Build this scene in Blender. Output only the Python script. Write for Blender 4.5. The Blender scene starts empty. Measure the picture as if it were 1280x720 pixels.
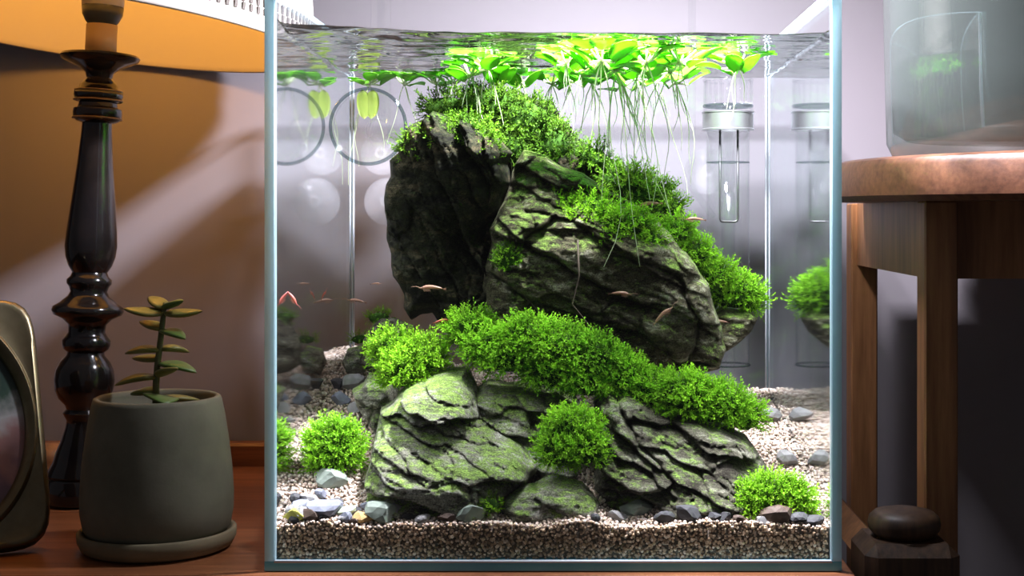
import bpy, math, random
import numpy as np
from mathutils import Vector, Matrix

random.seed(7)
RNG = np.random.default_rng(11)
S = bpy.context.scene
COL = S.collection
PI = math.pi

# ------------------------------------------------------------------ camera
# level camera, principal point off centre (cropped photograph) -> lens shift
F, PX, PY, D = 1786.0, 724.0, 265.0, 0.745
CZ = (712 - PY) / 2398.0
cam_d = bpy.data.cameras.new('camera')
cam_d.sensor_width = 36.0
cam_d.lens = 36.0 * F / 1280.0
cam_d.shift_x = -(PX - 640) / 1280.0
cam_d.shift_y = -(360 - PY) / 1280.0
cam_d.clip_start = 0.01
cam = bpy.data.objects.new('camera', cam_d)
cam.location = (0, -D, CZ)
cam.rotation_euler = (PI / 2, 0, 0)
COL.objects.link(cam)
S.camera = cam

# ------------------------------------------------------------------ world, exposure
W = bpy.data.worlds.new('room')
S.world = W
W.use_nodes = True
W.node_tree.nodes['Background'].inputs[0].default_value = (0.62, 0.60, 0.66, 1)
W.node_tree.nodes['Background'].inputs[1].default_value = 0.10
S.view_settings.view_transform = 'Standard'
S.view_settings.look = 'None'
S.view_settings.gamma = 1.0
S.view_settings.use_curve_mapping = False
S.view_settings.exposure = 0.0
cy = S.cycles
cy.use_denoising = True
cy.max_bounces = 10
cy.diffuse_bounces = 4
cy.glossy_bounces = 5
cy.transmission_bounces = 6
cy.transparent_max_bounces = 40
cy.caustics_reflective = True
cy.blur_glossy = 1.0
cy.sample_clamp_indirect = 3.0

LED_POS = (0.040, 0.050, 0.420)     # aquarium lamp over the tank
LED_POWER = 11.8
LED_SIZE = 0.042
BULB_STRENGTH = 150.0                 # glowing globe of the table lamp


# ------------------------------------------------------------------ helpers
def P(px, py, y):
    """point of the place at depth y (metres behind the tank's front pane)"""
    d = D + y
    return np.array([(px - PX) * d / F, y, CZ - (py - PY) * d / F])


def tag(o, label=None, cat=None, group=None, kind=None):
    if label: o['label'] = label
    if cat: o['category'] = cat
    if group: o['group'] = group
    if kind: o['kind'] = kind
    return o


def thing(name, label, cat, loc=(0, 0, 0), group=None):
    o = bpy.data.objects.new(name, None)
    o.empty_display_size = 0.01
    o.location = loc
    COL.objects.link(o)
    return tag(o, label, cat, group)


def wloc(p):
    l = Vector((0, 0, 0))
    while p is not None:
        l += p.location
        p = p.parent
    return l


def mesh_from(name, v, f, mats, smooth=True, midx=None, col=None):
    v = np.asarray(v, dtype=np.float32).reshape(-1, 3)
    me = bpy.data.meshes.new(name)
    if isinstance(f, np.ndarray):
        n, k = f.shape
        me.vertices.add(len(v))
        me.vertices.foreach_set('co', v.ravel())
        me.loops.add(n * k)
        me.loops.foreach_set('vertex_index', f.astype(np.int32).ravel())
        me.polygons.add(n)
        me.polygons.foreach_set('loop_start', np.arange(0, n * k, k, dtype=np.int32))
        me.update(calc_edges=True)
        me.validate()
    else:
        me.from_pydata(v.tolist(), [], [list(map(int, q)) for q in f])
    if not isinstance(mats, (list, tuple)):
        mats = [mats]
    for m in mats:
        me.materials.append(m)
    if midx is not None:
        me.polygons.foreach_set('material_index', np.asarray(midx, dtype=np.int32))
    if smooth:
        me.polygons.foreach_set('use_smooth', np.ones(len(me.polygons), dtype=bool))
    if col is not None:
        a = me.color_attributes.new('tint', 'FLOAT_COLOR', 'POINT')
        c = np.ones((len(v), 4), dtype=np.float32)
        c[:, :3] = col
        a.data.foreach_set('color', c.ravel())
    me.update()
    return me


def obj(name, v, f, mats, parent=None, smooth=True, midx=None, col=None, origin=None):
    """vertices in world coordinates; a top-level mesh gets its origin at `origin`"""
    v = np.asarray(v, dtype=np.float64).reshape(-1, 3)
    off = np.array(wloc(parent)) if parent is not None else np.array(origin if origin is not None else (0, 0, 0))
    me = mesh_from(name, v - off, f, mats, smooth, midx, col)
    o = bpy.data.objects.new(name, me)
    COL.objects.link(o)
    if parent is not None:
        o.parent = parent
    else:
        o.location = off
    return o


class MB:
    """collects pieces into one mesh"""
    def __init__(s):
        s.v, s.f = [], []

    def add(s, v, f):
        n = len(s.v)
        s.v += [tuple(map(float, p)) for p in v]
        s.f += [tuple(int(i) + n for i in q) for q in f]
        return s

    def box(s, lo, hi, bev=0.0):
        (a, b, c), (d, e, g) = lo, hi
        if bev <= 0:
            return s.add([(a, b, c), (d, b, c), (d, e, c), (a, e, c), (a, b, g), (d, b, g), (d, e, g), (a, e, g)],
                         [(0, 3, 2, 1), (4, 5, 6, 7), (0, 1, 5, 4), (1, 2, 6, 5), (2, 3, 7, 6), (3, 0, 4, 7)])
        r = bev
        rings = []
        for z, i in ((c, r), (c + r, 0), (g - r, 0), (g, r)):
            rings.append([(a + i + (r if i == 0 else 0), b + i, z), (d - i - (r if i == 0 else 0), b + i, z),
                          (d - i, b + i + (r if i == 0 else 0), z), (d - i, e - i - (r if i == 0 else 0), z),
                          (d - i - (r if i == 0 else 0), e - i, z), (a + i + (r if i == 0 else 0), e - i, z),
                          (a + i, e - i - (r if i == 0 else 0), z), (a + i, b + i + (r if i == 0 else 0), z)])
        v = [p for q in rings for p in q]
        f = []
        for k in range(3):
            for j in range(8):
                f.append((k * 8 + j, k * 8 + (j + 1) % 8, k * 8 + 8 + (j + 1) % 8, k * 8 + 8 + j))
        f.append(tuple(range(7, -1, -1)))
        f.append(tuple(range(24, 32)))
        return s.add(v, f)

    def lathe(s, prof, c=(0, 0, 0), n=48, closed=False, axis=None):
        """prof: list of (radius, height). axis: direction of the height"""
        ax = Vector(axis if axis is not None else (0, 0, 1)).normalized()
        q = Vector((0, 0, 1)).rotation_difference(ax)
        c = Vector(c)
        v, f = [], []
        m = len(prof)
        for r, h in prof:
            for k in range(n):
                a = 2 * PI * k / n
                v.append(c + q @ Vector((r * math.cos(a), r * math.sin(a), h)))
        for i in range(m if closed else m - 1):
            for k in range(n):
                i2 = (i + 1) % m
                f.append((i * n + k, i * n + (k + 1) % n, i2 * n + (k + 1) % n, i2 * n + k))
        if not closed:
            if prof[0][0] > 1e-6: f.append(tuple(range(n - 1, -1, -1)))
            if prof[-1][0] > 1e-6: f.append(tuple((m - 1) * n + k for k in range(n)))
        return s.add(v, f)

    def tube(s, pts, rad, n=8, cap=True, loop=False):
        pts = [Vector(p) for p in pts]
        m = len(pts)
        rr = rad if isinstance(rad, (list, tuple)) else [rad] * m
        v, f = [], []
        nrm = None
        for i, p in enumerate(pts):
            if loop:
                t = (pts[(i + 1) % m] - pts[i - 1]).normalized()
            else:
                t = (pts[min(i + 1, m - 1)] - pts[max(i - 1, 0)]).normalized()
            if nrm is None:
                u = Vector((0, 0, 1)) if abs(t.z) < .9 else Vector((1, 0, 0))
                nrm = (u - t * u.dot(t)).normalized()
            else:
                nrm = (nrm - t * nrm.dot(t)).normalized()
            b = t.cross(nrm)
            for k in range(n):
                a = 2 * PI * k / n
                v.append(p + (nrm * math.cos(a) + b * math.sin(a)) * rr[i])
        for i in range(m if loop else m - 1):
            j = (i + 1) % m
            for k in range(n):
                f.append((i * n + k, i * n + (k + 1) % n, j * n + (k + 1) % n, j * n + k))
        if cap and not loop:
            f.append(tuple(range(n - 1, -1, -1)))
            f.append(tuple((m - 1) * n + k for k in range(n)))
        return s.add(v, f)

    def out(s, name, mat, parent=None, smooth=True, origin=None, midx=None):
        return obj(name, s.v, s.f, mat, parent, smooth, midx, origin=origin)


def auto_smooth(o, ang=35):
    me = o.data
    me.set_sharp_from_angle(angle=math.radians(ang))
    return o


# ---- numpy value noise
def _h(i, j, k, seed):
    n = (i * 374761393 + j * 668265263 + k * 2147483647 + seed * 974711) & 0xFFFFFFFF
    n = ((n ^ (n >> 13)) * 1274126177) & 0xFFFFFFFF
    n = (n ^ (n >> 16)) & 0xFFFFFFFF
    return n / 4294967295.0


def vnoise(p, seed=0):
    p = np.asarray(p, dtype=np.float64)
    i = np.floor(p).astype(np.int64)
    f = p - i
    f = f * f * (3 - 2 * f)
    r = 0
    for a in (0, 1):
        for b in (0, 1):
            for c in (0, 1):
                w = (f[..., 0] if a else 1 - f[..., 0]) * (f[..., 1] if b else 1 - f[..., 1]) * (f[..., 2] if c else 1 - f[..., 2])
                r = r + w * _h(i[..., 0] + a, i[..., 1] + b, i[..., 2] + c, seed)
    return r * 2 - 1


def fbm(p, oc=4, seed=0, gain=.5):
    a, s, r = 1.0, 1.0, 0
    for k in range(oc):
        r = r + a * vnoise(np.asarray(p) * s + 17.3 * k, seed + k)
        a *= gain
        s *= 2.03
    return r


# ------------------------------------------------------------------ materials
def mat(name):
    m = bpy.data.materials.new(name)
    m.use_nodes = True
    nt = m.node_tree
    nt.nodes.clear()
    out = nt.nodes.new('ShaderNodeOutputMaterial')
    return m, nt, out


def N(nt, t, **kw):
    n = nt.nodes.new('ShaderNode' + t)
    for k, v in kw.items():
        if k.startswith('i_'):
            key = k[2:]
            n.inputs[int(key) if key.isdigit() else key.replace('_', ' ')].default_value = v
        else:
            setattr(n, k, v)
    return n


def L(nt, a, b):
    nt.links.new(a, b)


def ramp(nt, fac, stops):
    r = N(nt, 'ValToRGB')
    e = r.color_ramp.elements
    while len(e) > 1: e.remove(e[-1])
    for k, (p, c) in enumerate(stops):
        q = e[0] if k == 0 else e.new(p)
        q.position = p
        q.color = (c[0], c[1], c[2], 1)
    L(nt, fac, r.inputs[0])
    return r.outputs[0]


def noise_fac(nt, scale, detail=5, rough=.6, stretch=None, coord='Object'):
    tc = N(nt, 'TexCoord')
    src = tc.outputs[coord]
    if stretch is not None:
        mp = N(nt, 'Mapping')
        mp.inputs['Scale'].default_value = stretch[0]
        mp.inputs['Rotation'].default_value = stretch[1] if len(stretch) > 1 else (0, 0, 0)
        L(nt, src, mp.inputs[0])
        src = mp.outputs[0]
    n = N(nt, 'TexNoise', i_Scale=scale, i_Detail=detail, i_Roughness=rough)
    L(nt, src, n.inputs['Vector'])
    return n.outputs[0]


def bump(nt, h, strength, dist):
    b = N(nt, 'Bump', i_Strength=strength, i_Distance=dist)
    L(nt, h, b.inputs['Height'])
    return b.outputs[0]


def simple(name, c, rough=.5, metal=0.0, spec=.5, noise=None, bmp=None, stretch=None, coat=0.0):
    m, nt, out = mat(name)
    b = N(nt, 'BsdfPrincipled', i_Roughness=rough, i_Metallic=metal)
    b.inputs['Specular IOR Level'].default_value = spec
    b.inputs['Coat Weight'].default_value = coat
    b.inputs['Base Color'].default_value = (*c, 1)
    if noise:
        sc, c2 = noise
        f = noise_fac(nt, sc, stretch=stretch)
        L(nt, ramp(nt, f, [(.3, c), (.7, c2)]), b.inputs['Base Color'])
    if bmp:
        L(nt, bump(nt, noise_fac(nt, bmp[0], 6), bmp[1], bmp[2]), b.inputs['Normal'])
    L(nt, b.outputs[0], out.inputs[0])
    return m


def wood(name, dark, light, axis=0, rough=.4, scale=60):
    m, nt, out = mat(name)
    b = N(nt, 'BsdfPrincipled', i_Roughness=rough)
    st = [1.0, 1.0, 1.0]
    st[axis] = .08
    f = noise_fac(nt, scale, 6, .65, (tuple(st),))
    g = noise_fac(nt, scale * 4, 3, .6, (tuple(st),))
    mx = N(nt, 'Mix', data_type='FLOAT')
    mx.inputs[0].default_value = .35
    L(nt, f, mx.inputs[2]); L(nt, g, mx.inputs[3])
    L(nt, ramp(nt, mx.outputs[0], [(.36, dark), (.64, light)]), b.inputs['Base Color'])
    L(nt, bump(nt, mx.outputs[0], .15, .001), b.inputs['Normal'])
    L(nt, b.outputs[0], out.inputs[0])
    return m


def angle_glass(name, lo, hi, c0, c1, rough=0.0, tint=(1, 1, 1), refl=(1, 1, 1)):
    """clear wall whose reflectance depends on the angle of incidence:
    |cos| above hi -> c0, below lo -> c1 (total reflection)"""
    m, nt, out = mat(name)
    g = N(nt, 'NewGeometry')
    d = N(nt, 'VectorMath', operation='DOT_PRODUCT')
    L(nt, g.outputs['Normal'], d.inputs[0]); L(nt, g.outputs['Incoming'], d.inputs[1])
    a = N(nt, 'Math', operation='ABSOLUTE'); L(nt, d.outputs['Value'], a.inputs[0])
    r = N(nt, 'MapRange', interpolation_type='SMOOTHSTEP')
    for k, v in zip(('From Min', 'From Max', 'To Min', 'To Max'), (lo, hi, c1, c0)):
        r.inputs[k].default_value = v
    L(nt, a.outputs[0], r.inputs['Value'])
    t = N(nt, 'BsdfTransparent'); t.inputs[0].default_value = (*tint, 1)
    gl = N(nt, 'BsdfGlossy', i_Roughness=rough); gl.inputs[0].default_value = (*refl, 1)
    mx = N(nt, 'MixShader')
    L(nt, r.outputs[0], mx.inputs[0]); L(nt, t.outputs[0], mx.inputs[1]); L(nt, gl.outputs[0], mx.inputs[2])
    L(nt, mx.outputs[0], out.inputs[0])
    return m


def thin_glass(name, tint, edge, c0=.04, c1=.85):
    """thin clear glassware: more tint and reflection towards grazing"""
    m, nt, out = mat(name)
    lw = N(nt, 'LayerWeight', i_Blend=.35)
    cr = ramp(nt, lw.outputs['Facing'], [(0.0, tint), (.75, tint), (1.0, edge)])
    t = N(nt, 'BsdfTransparent'); L(nt, cr, t.inputs[0])
    gl = N(nt, 'BsdfGlossy', i_Roughness=.02)
    r = N(nt, 'MapRange'); r.inputs['To Min'].default_value = c0; r.inputs['To Max'].default_value = c1
    p = N(nt, 'Math', operation='POWER'); p.inputs[1].default_value = 4
    L(nt, lw.outputs['Facing'], p.inputs[0]); L(nt, p.outputs[0], r.inputs['Value'])
    mx = N(nt, 'MixShader')
    L(nt, r.outputs[0], mx.inputs[0]); L(nt, t.outputs[0], mx.inputs[1]); L(nt, gl.outputs[0], mx.inputs[2])
    L(nt, mx.outputs[0], out.inputs[0])
    return m


def rock_mat(name, dark, mid, light, algae, amount, ang=25):
    m, nt, out = mat(name)
    b = N(nt, 'BsdfPrincipled', i_Roughness=.8)
    b.inputs['Specular IOR Level'].default_value = .15
    rot = (0, math.radians(ang), 0)
    f1 = noise_fac(nt, 70, 9, .74, ((.45, 1, 1.7), rot))
    f2 = noise_fac(nt, 42, 8, .78)
    f3 = noise_fac(nt, 330, 8, .8, ((.5, 1, 1.4), rot))
    c = ramp(nt, f1, [(.42, dark), (.48, mid), (.53, mid), (.60, light)])
    g = N(nt, 'NewGeometry')
    sx = N(nt, 'SeparateXYZ'); L(nt, g.outputs['Normal'], sx.inputs[0])
    # algae grows where the stone faces up to the lamp, in patches
    ad = N(nt, 'Math', operation='MULTIPLY_ADD'); ad.inputs[1].default_value = .20
    L(nt, sx.outputs['Z'], ad.inputs[0]); L(nt, f2, ad.inputs[2])
    a3 = N(nt, 'Math', operation='MULTIPLY_ADD'); a3.inputs[1].default_value = .8
    L(nt, f3, a3.inputs[0]); L(nt, ad.outputs[0], a3.inputs[2])
    r = N(nt, 'MapRange')
    r.inputs['From Min'].default_value = 1.10 - amount
    r.inputs['From Max'].default_value = 1.24 - amount
    L(nt, a3.outputs[0], r.inputs['Value'])
    ac = ramp(nt, f3, [(.38, tuple(x * .40 for x in algae)), (.52, algae), (.64, tuple(min(1, x * 1.7) for x in algae))])
    mx = N(nt, 'Mix', data_type='RGBA')
    L(nt, r.outputs[0], mx.inputs[0]); L(nt, c, mx.inputs[6]); L(nt, ac, mx.inputs[7])
    # fine mineral speckle
    f4 = noise_fac(nt, 1100, 4, .7)
    sp_ = N(nt, 'MapRange')
    for k_, v_ in zip(('From Min', 'From Max', 'To Min', 'To Max'), (.36, .64, .45, 1.6)): sp_.inputs[k_].default_value = v_
    L(nt, f4, sp_.inputs['Value'])
    mu = N(nt, 'VectorMath', operation='SCALE')
    L(nt, mx.outputs[2], mu.inputs[0]); L(nt, sp_.outputs[0], mu.inputs['Scale'])
    L(nt, mu.outputs[0], b.inputs['Base Color'])
    L(nt, bump(nt, f3, 1.0, .004), b.inputs['Normal'])
    L(nt, b.outputs[0], out.inputs[0])
    return m


def tint_mat(name, rough=.8, trans=0.0, tcol=None, spec=.3):
    """colour comes from the per-piece tint attribute"""
    m, nt, out = mat(name)
    a = N(nt, 'Attribute', attribute_name='tint')
    b = N(nt, 'BsdfPrincipled', i_Roughness=rough)
    b.inputs['Specular IOR Level'].default_value = spec
    L(nt, a.outputs['Color'], b.inputs['Base Color'])
    if trans > 0:
        t = N(nt, 'BsdfTranslucent')
        L(nt, a.outputs['Color'], t.inputs[0])
        mx = N(nt, 'MixShader'); mx.inputs[0].default_value = trans
        L(nt, b.outputs[0], mx.inputs[1]); L(nt, t.outputs[0], mx.inputs[2])
        L(nt, mx.outputs[0], out.inputs[0])
    else:
        L(nt, b.outputs[0], out.inputs[0])
    return m


def leaf_mat(name, c1, c2, trans=.6, rough=.35):
    m, nt, out = mat(name)
    f = noise_fac(nt, 90, 4)
    c = ramp(nt, f, [(.3, c1), (.7, c2)])
    b = N(nt, 'BsdfPrincipled', i_Roughness=rough); L(nt, c, b.inputs['Base Color'])
    t = N(nt, 'BsdfTranslucent'); L(nt, c, t.inputs[0])
    mx = N(nt, 'MixShader'); mx.inputs[0].default_value = trans
    L(nt, b.outputs[0], mx.inputs[1]); L(nt, t.outputs[0], mx.inputs[2])
    L(nt, mx.outputs[0], out.inputs[0])
    return m


def emis(name, c, s):
    m, nt, out = mat(name)
    e = N(nt, 'Emission', i_Strength=s); e.inputs[0].default_value = (*c, 1)
    L(nt, e.outputs[0], out.inputs[0])
    return m


M = {}
M['wall'] = simple('wall paint', (.250, .234, .250), .9, spec=.1, noise=(5, (.268, .25, .264)), bmp=(120, .08, .001))
M['floor'] = wood('floor boards', (.05, .035, .025), (.11, .07, .045), 0, .5, 12)
M['table'] = wood('reddish table wood', (.16, .055, .022), (.34, .13, .05), 0, .38, 45)
M['table_edge'] = wood('table edge wood', (.26, .10, .04), (.42, .18, .075), 0, .4, 45)
M['stool'] = wood('orange brown wood', (.20, .085, .030), (.40, .18, .07), 2, .45, 60)
M['stool_top'] = wood('round top wood', (.11, .042, .02), (.24, .10, .048), 0, .4, 70)
M['darkwood'] = wood('dark aged wood', (.035, .020, .012), (.11, .06, .03), 2, .5, 70)
M['black_lacquer'] = simple('black lacquer', (.006, .005, .006), .16, spec=.5, coat=.4, noise=(40, (.016, .012, .010)))
M['brass'] = simple('worn edge', (.30, .20, .10), .4, .3, noise=(80, (.16, .10, .05)))
M['candle'] = simple('candle sleeve', (.36, .25, .13), .55)
M['socket'] = simple('dark socket', (.03, .035, .035), .35)
M['bulb_house'] = simple('bulb housing', (.75, .66, .50), .4)
M['bulb_print'] = simple('faded print', (.42, .32, .18), .6)
M['globe'] = emis('glowing globe', (1.0, .43, .07), BULB_STRENGTH)
M['concrete'] = simple('grey green concrete', (.135, .132, .092), .85, spec=.2, noise=(30, (.20, .192, .138)), bmp=(220, .15, .0008))
M['saucer'] = simple('clay saucer', (.17, .15, .09), .8, spec=.2, noise=(40, (.24, .205, .125)))
M['soil'] = simple('potting soil', (.05, .04, .028), .95, noise=(300, (.12, .10, .07)), bmp=(500, .6, .002))
M['succ'] = leaf_mat('succulent leaf', (.16, .17, .035), (.25, .22, .06), .08, .4)
M['succ2'] = leaf_mat('young succulent leaf', (.08, .16, .035), (.14, .21, .05), .08, .4)
M['succ_stem'] = simple('succulent stem', (.09, .12, .03), .6, noise=(150, (.16, .14, .05)))
M['frame'] = simple('aged brass', (.15, .125, .07), .36, .85, noise=(60, (.22, .185, .11)))
M['frame_back'] = simple('frame back', (.03, .025, .02), .8)
M['steel'] = simple('brushed steel', (.50, .51, .52), .30, .9)
M['seam_back'] = simple('back seam', (.40, .43, .46), .8, spec=.05)
M['wire'] = simple('dark steel wire', (.10, .10, .10), .35, .7)
M['led_body'] = simple('lamp aluminium', (.35, .35, .37), .35, .8)
M['silicone'] = simple('clear silicone', (.52, .57, .60), .4)
m_, nt_, out_ = mat('soft clear rubber')
a_ = N(nt_, 'BsdfTransparent'); d_ = N(nt_, 'BsdfPrincipled', i_Roughness=.25); d_.inputs['Base Color'].default_value = (.88, .88, .92, 1)
x_ = N(nt_, 'MixShader'); x_.inputs[0].default_value = .055
L(nt_, a_.outputs[0], x_.inputs[1]); L(nt_, d_.outputs[0], x_.inputs[2]); L(nt_, x_.outputs[0], out_.inputs[0])
M['cup'] = m_
M['glassware'] = thin_glass('clear glassware', (.985, .99, .99), (.60, .65, .67), .03, .7)
M['glassrim'] = thin_glass('glass rim', (.62, .68, .69), (.25, .29, .30), .10, .8)
M['vase'] = thin_glass('greenish vase glass', (.62, .68, .655), (.30, .36, .34), .07, .7)
nt_ = M['vase'].node_tree
o_ = [n for n in nt_.nodes if n.type == 'OUTPUT_MATERIAL'][0]
src_ = o_.inputs[0].links[0].from_socket
d_ = N(nt_, 'BsdfDiffuse'); d_.inputs[0].default_value = (.46, .52, .49, 1)
x_ = N(nt_, 'MixShader'); x_.inputs[0].default_value = .045
L(nt_, src_, x_.inputs[1]); L(nt_, d_.outputs[0], x_.inputs[2]); L(nt_, x_.outputs[0], o_.inputs[0])
M['pane'] = angle_glass('tank pane', .15, .75, .015, .25, 0.0, (.985, .995, .995))
M['water_top'] = angle_glass('water surface', .30, .55, .02, .97, 0.015, (1, 1, 1), (.64, .66, .64))
M['water_side'] = angle_glass('water at the glass', .70, .86, .02, .88, 0.06, (.97, .985, .985), (.90, .94, .95))
M['water_back'] = angle_glass('water at the back glass', .70, .86, .02, .58, 0.05, (.97, .985, .985), (.90, .94, .95))
M['water_front'] = angle_glass('water behind the front pane', .05, .2, .0, .1, 0.0, (.99, 1, 1))
m_, nt_, out_ = mat('glass edge')
b_ = N(nt_, 'BsdfPrincipled', i_Roughness=.12)
f_ = noise_fac(nt_, 18, 4, .6, ((1, 1, .35),))
L(nt_, ramp(nt_, f_, [(.35, (.34, .54, .58)), (.65, (.66, .82, .84))]), b_.inputs['Base Color'])
t_ = N(nt_, 'BsdfTranslucent'); t_.inputs[0].default_value = (.60, .85, .90, 1)
x_ = N(nt_, 'MixShader'); x_.inputs[0].default_value = .45
L(nt_, b_.outputs[0], x_.inputs[1]); L(nt_, t_.outputs[0], x_.inputs[2]); L(nt_, x_.outputs[0], out_.inputs[0])
M['edge'] = m_
M['base_edge'] = simple('base glass edge', (.10, .42, .56), .25, noise=(25, (.20, .60, .74)))
# lampshade cloth: lets the bulb glow through a little
m_, nt_, out_ = mat('shade cloth')
d_ = N(nt_, 'BsdfDiffuse'); d_.inputs[0].default_value = (.52, .49, .44, 1)
t_ = N(nt_, 'BsdfTranslucent'); t_.inputs[0].default_value = (.80, .68, .48, 1)
x_ = N(nt_, 'MixShader'); x_.inputs[0].default_value = .10
L(nt_, d_.outputs[0], x_.inputs[1]); L(nt_, t_.outputs[0], x_.inputs[2]); L(nt_, x_.outputs[0], out_.inputs[0])
M['shade'] = m_
M['slit'] = simple('punched slit', (.08, .07, .06), .8)

ALG = (.20, .33, .06)
M['rock_front'] = rock_mat('green grey stone', (.09, .09, .065), (.28, .285, .21), (.66, .66, .56), (.26, .40, .09), .12, 25)
M['rock_right'] = rock_mat('dark layered stone', (.045, .040, .028), (.125, .122, .082), (.36, .36, .27), ALG, .02, 27)
M['rock_dark'] = rock_mat('black green stone', (.009, .010, .005), (.022, .026, .010), (.080, .070, .034), (.06, .11, .02), .03, 60)
M['rock_slab'] = rock_mat('olive stone', (.042, .038, .022), (.11, .105, .056), (.36, .36, .25), (.20, .32, .06), .11, 22)
M['moss'] = tint_mat('moss fronds', .7, .5)
M['moss_core'] = simple('moss cushion', (.018, .05, .006), .95, spec=.1, noise=(150, (.04, .10, .012)))
M['grain'] = tint_mat('gravel grain', .8, 0, spec=.3)
M['bed'] = simple('packed gravel', (.24, .20, .15), .95, noise=(500, (.12, .095, .07)), bmp=(600, .6, .002))
M['float_leaf'] = leaf_mat('floating leaf', (.17, .50, .03), (.29, .66, .06), .6, .3)
M['float_old'] = leaf_mat('old floating leaf', (.24, .36, .05), (.34, .44, .08), .5, .4)
M['root'] = leaf_mat('pale root', (.52, .64, .36), (.66, .74, .50), .5, .5)
M['shrimp'] = leaf_mat('shrimp shell', (.30, .15, .09), (.46, .30, .20), .35, .35)
M['shrimp_red'] = leaf_mat('red shrimp shell', (.50, .08, .06), (.55, .20, .14), .35, .35)
M['twig'] = simple('thin brown root', (.05, .038, .02), .8)


# ================================================================== SETTING
WALL_Y = 0.348
FLOOR_Z = -0.52


def struct(name, mb, m, smooth=False):
    o = mb.out(name, m, None, smooth)
    o['kind'] = 'structure'
    return o


struct('wall_back', MB().box((-2.2, WALL_Y, FLOOR_Z), (2.2, WALL_Y + .08, 1.9)), M['wall'])
struct('floor', MB().box((-2.2, -2.4, FLOOR_Z - .05), (2.2, WALL_Y + .08, FLOOR_Z)), M['floor'])
struct('baseboard_back', MB().box((-2.2, WALL_Y - .014, FLOOR_Z), (2.2, WALL_Y, FLOOR_Z + .09), .003), M['darkwood'])

# ------------------------------------------------------------------ aquarium lamp on a wall bracket (above the frame)
lx, ly, lz = LED_POS
al = thing('aquarium_lamp', 'small aluminium lamp reaching from the wall over the open tank', 'lamp', (lx, WALL_Y, lz + .012))
MB().box((lx - .05, ly - .036, lz + .004), (lx + .05, ly + .036, lz + .020), .003).out('lamp_housing', M['led_body'], al, False)
MB().tube([(lx, ly, lz + .02), (lx, ly + .02, lz + .034), (lx, WALL_Y - .02, lz + .034), (lx, WALL_Y, lz + .034)], .005, 12).out('bracket_arm', M['led_body'], al)
MB().lathe([(.0, 0), (.020, 0), (.020, .006), (.014, .010), (0, .010)], (lx, WALL_Y, lz + .034), 24, axis=(0, -1, 0)).out('wall_plate', M['led_body'], al)
ld = bpy.data.lights.new('led', 'AREA')
ld.shape = 'SQUARE'; ld.size = LED_SIZE
ld.energy = LED_POWER
ld.color = (.93, .88, 1.0)
lo = bpy.data.objects.new('led_panel_light', ld)
COL.objects.link(lo); lo.parent = al
lo.location = (0, ly - WALL_Y, lz + .002 - (lz + .012))

# ------------------------------------------------------------------ the table
TX0, TX1, TY0, TY1 = -.62, .143, -.014, .303
tb = thing('wooden_table', 'reddish brown wooden table carrying the glass tank and the lamp', 'table', (-.23, .15, FLOOR_Z))
MB().box((TX0, TY0, -.026), (TX1, TY1, 0), .002).out('table_top', M['table'], tb, False)
MB().box((TX0 + .03, TY0 + .02, -.10), (TX1 - .02, TY1 - .02, -.026)).out('apron', M['table'], tb, False)
MB().box((TX0, TY1, -.02), (TX1, TY1 + .016, .0165), .002).out('back_rail', M['table'], tb, False)
for x in (TX0 + .04, TX1 - .045):
    for y in (TY0 + .03, TY1 - .035):
        v = MB()
        v.add([(x - .011, y - .011, FLOOR_Z), (x + .011, y - .011, FLOOR_Z), (x + .011, y + .011, FLOOR_Z), (x - .011, y + .011, FLOOR_Z),
               (x - .018, y - .018, -.10), (x + .018, y - .018, -.10), (x + .018, y + .018, -.10), (x - .018, y + .018, -.10)],
              [(0, 3, 2, 1), (4, 5, 6, 7), (0, 1, 5, 4), (1, 2, 6, 5), (2, 3, 7, 6), (3, 0, 4, 7)])
        v.out('leg', M['table'], tb, False)

# ------------------------------------------------------------------ round side table on the right
RC, RR, RZ, RT = (.387, .098), .235, CZ + .030, .024
rt = thing('round_side_table', 'round topped brown wooden side table standing right of the tank', 'table', (RC[0], RC[1], FLOOR_Z))
o = MB().lathe([(0, RZ - RT), (RR - .004, RZ - RT), (RR, RZ - RT + .003), (RR, RZ - .005), (RR - .002, RZ - .0015), (RR - .006, RZ), (0, RZ)],
               (RC[0], RC[1], 0), 128).out('table_top', M['stool_top'], rt)
auto_smooth(o, 30)
ax0, ax1, ay0, ay1 = .190, .53, .050, .262
az0, az1 = CZ - .037, RZ - RT
lw_ = .0185
for (x, y) in ((ax0, ay0), (ax0, ay1), (ax1, ay0), (ax1, ay1)):
    auto_smooth(MB().box((x, y - lw_ / 2, FLOOR_Z), (x + lw_, y + lw_ / 2, az1), .001).out('leg', M['stool'], rt, False))
MB().box((ax0 + .004, ay0 + lw_ / 2, az0), (ax0 + .014, ay1 - lw_ / 2, az1)).out('apron_board', M['stool'], rt, False)
MB().box((ax1 + .004, ay0 + lw_ / 2, az0), (ax1 + .014, ay1 - lw_ / 2, az1)).out('apron_board', M['stool'], rt, False)
MB().box((ax0 + lw_, ay0 - .003, az0), (ax1, ay0 + .006, az1)).out('apron_board', M['stool'], rt, False)
MB().box((ax0 + lw_, ay1 - .003, az0), (ax1, ay1 + .006, az1)).out('apron_board', M['stool'], rt, False)

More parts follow.
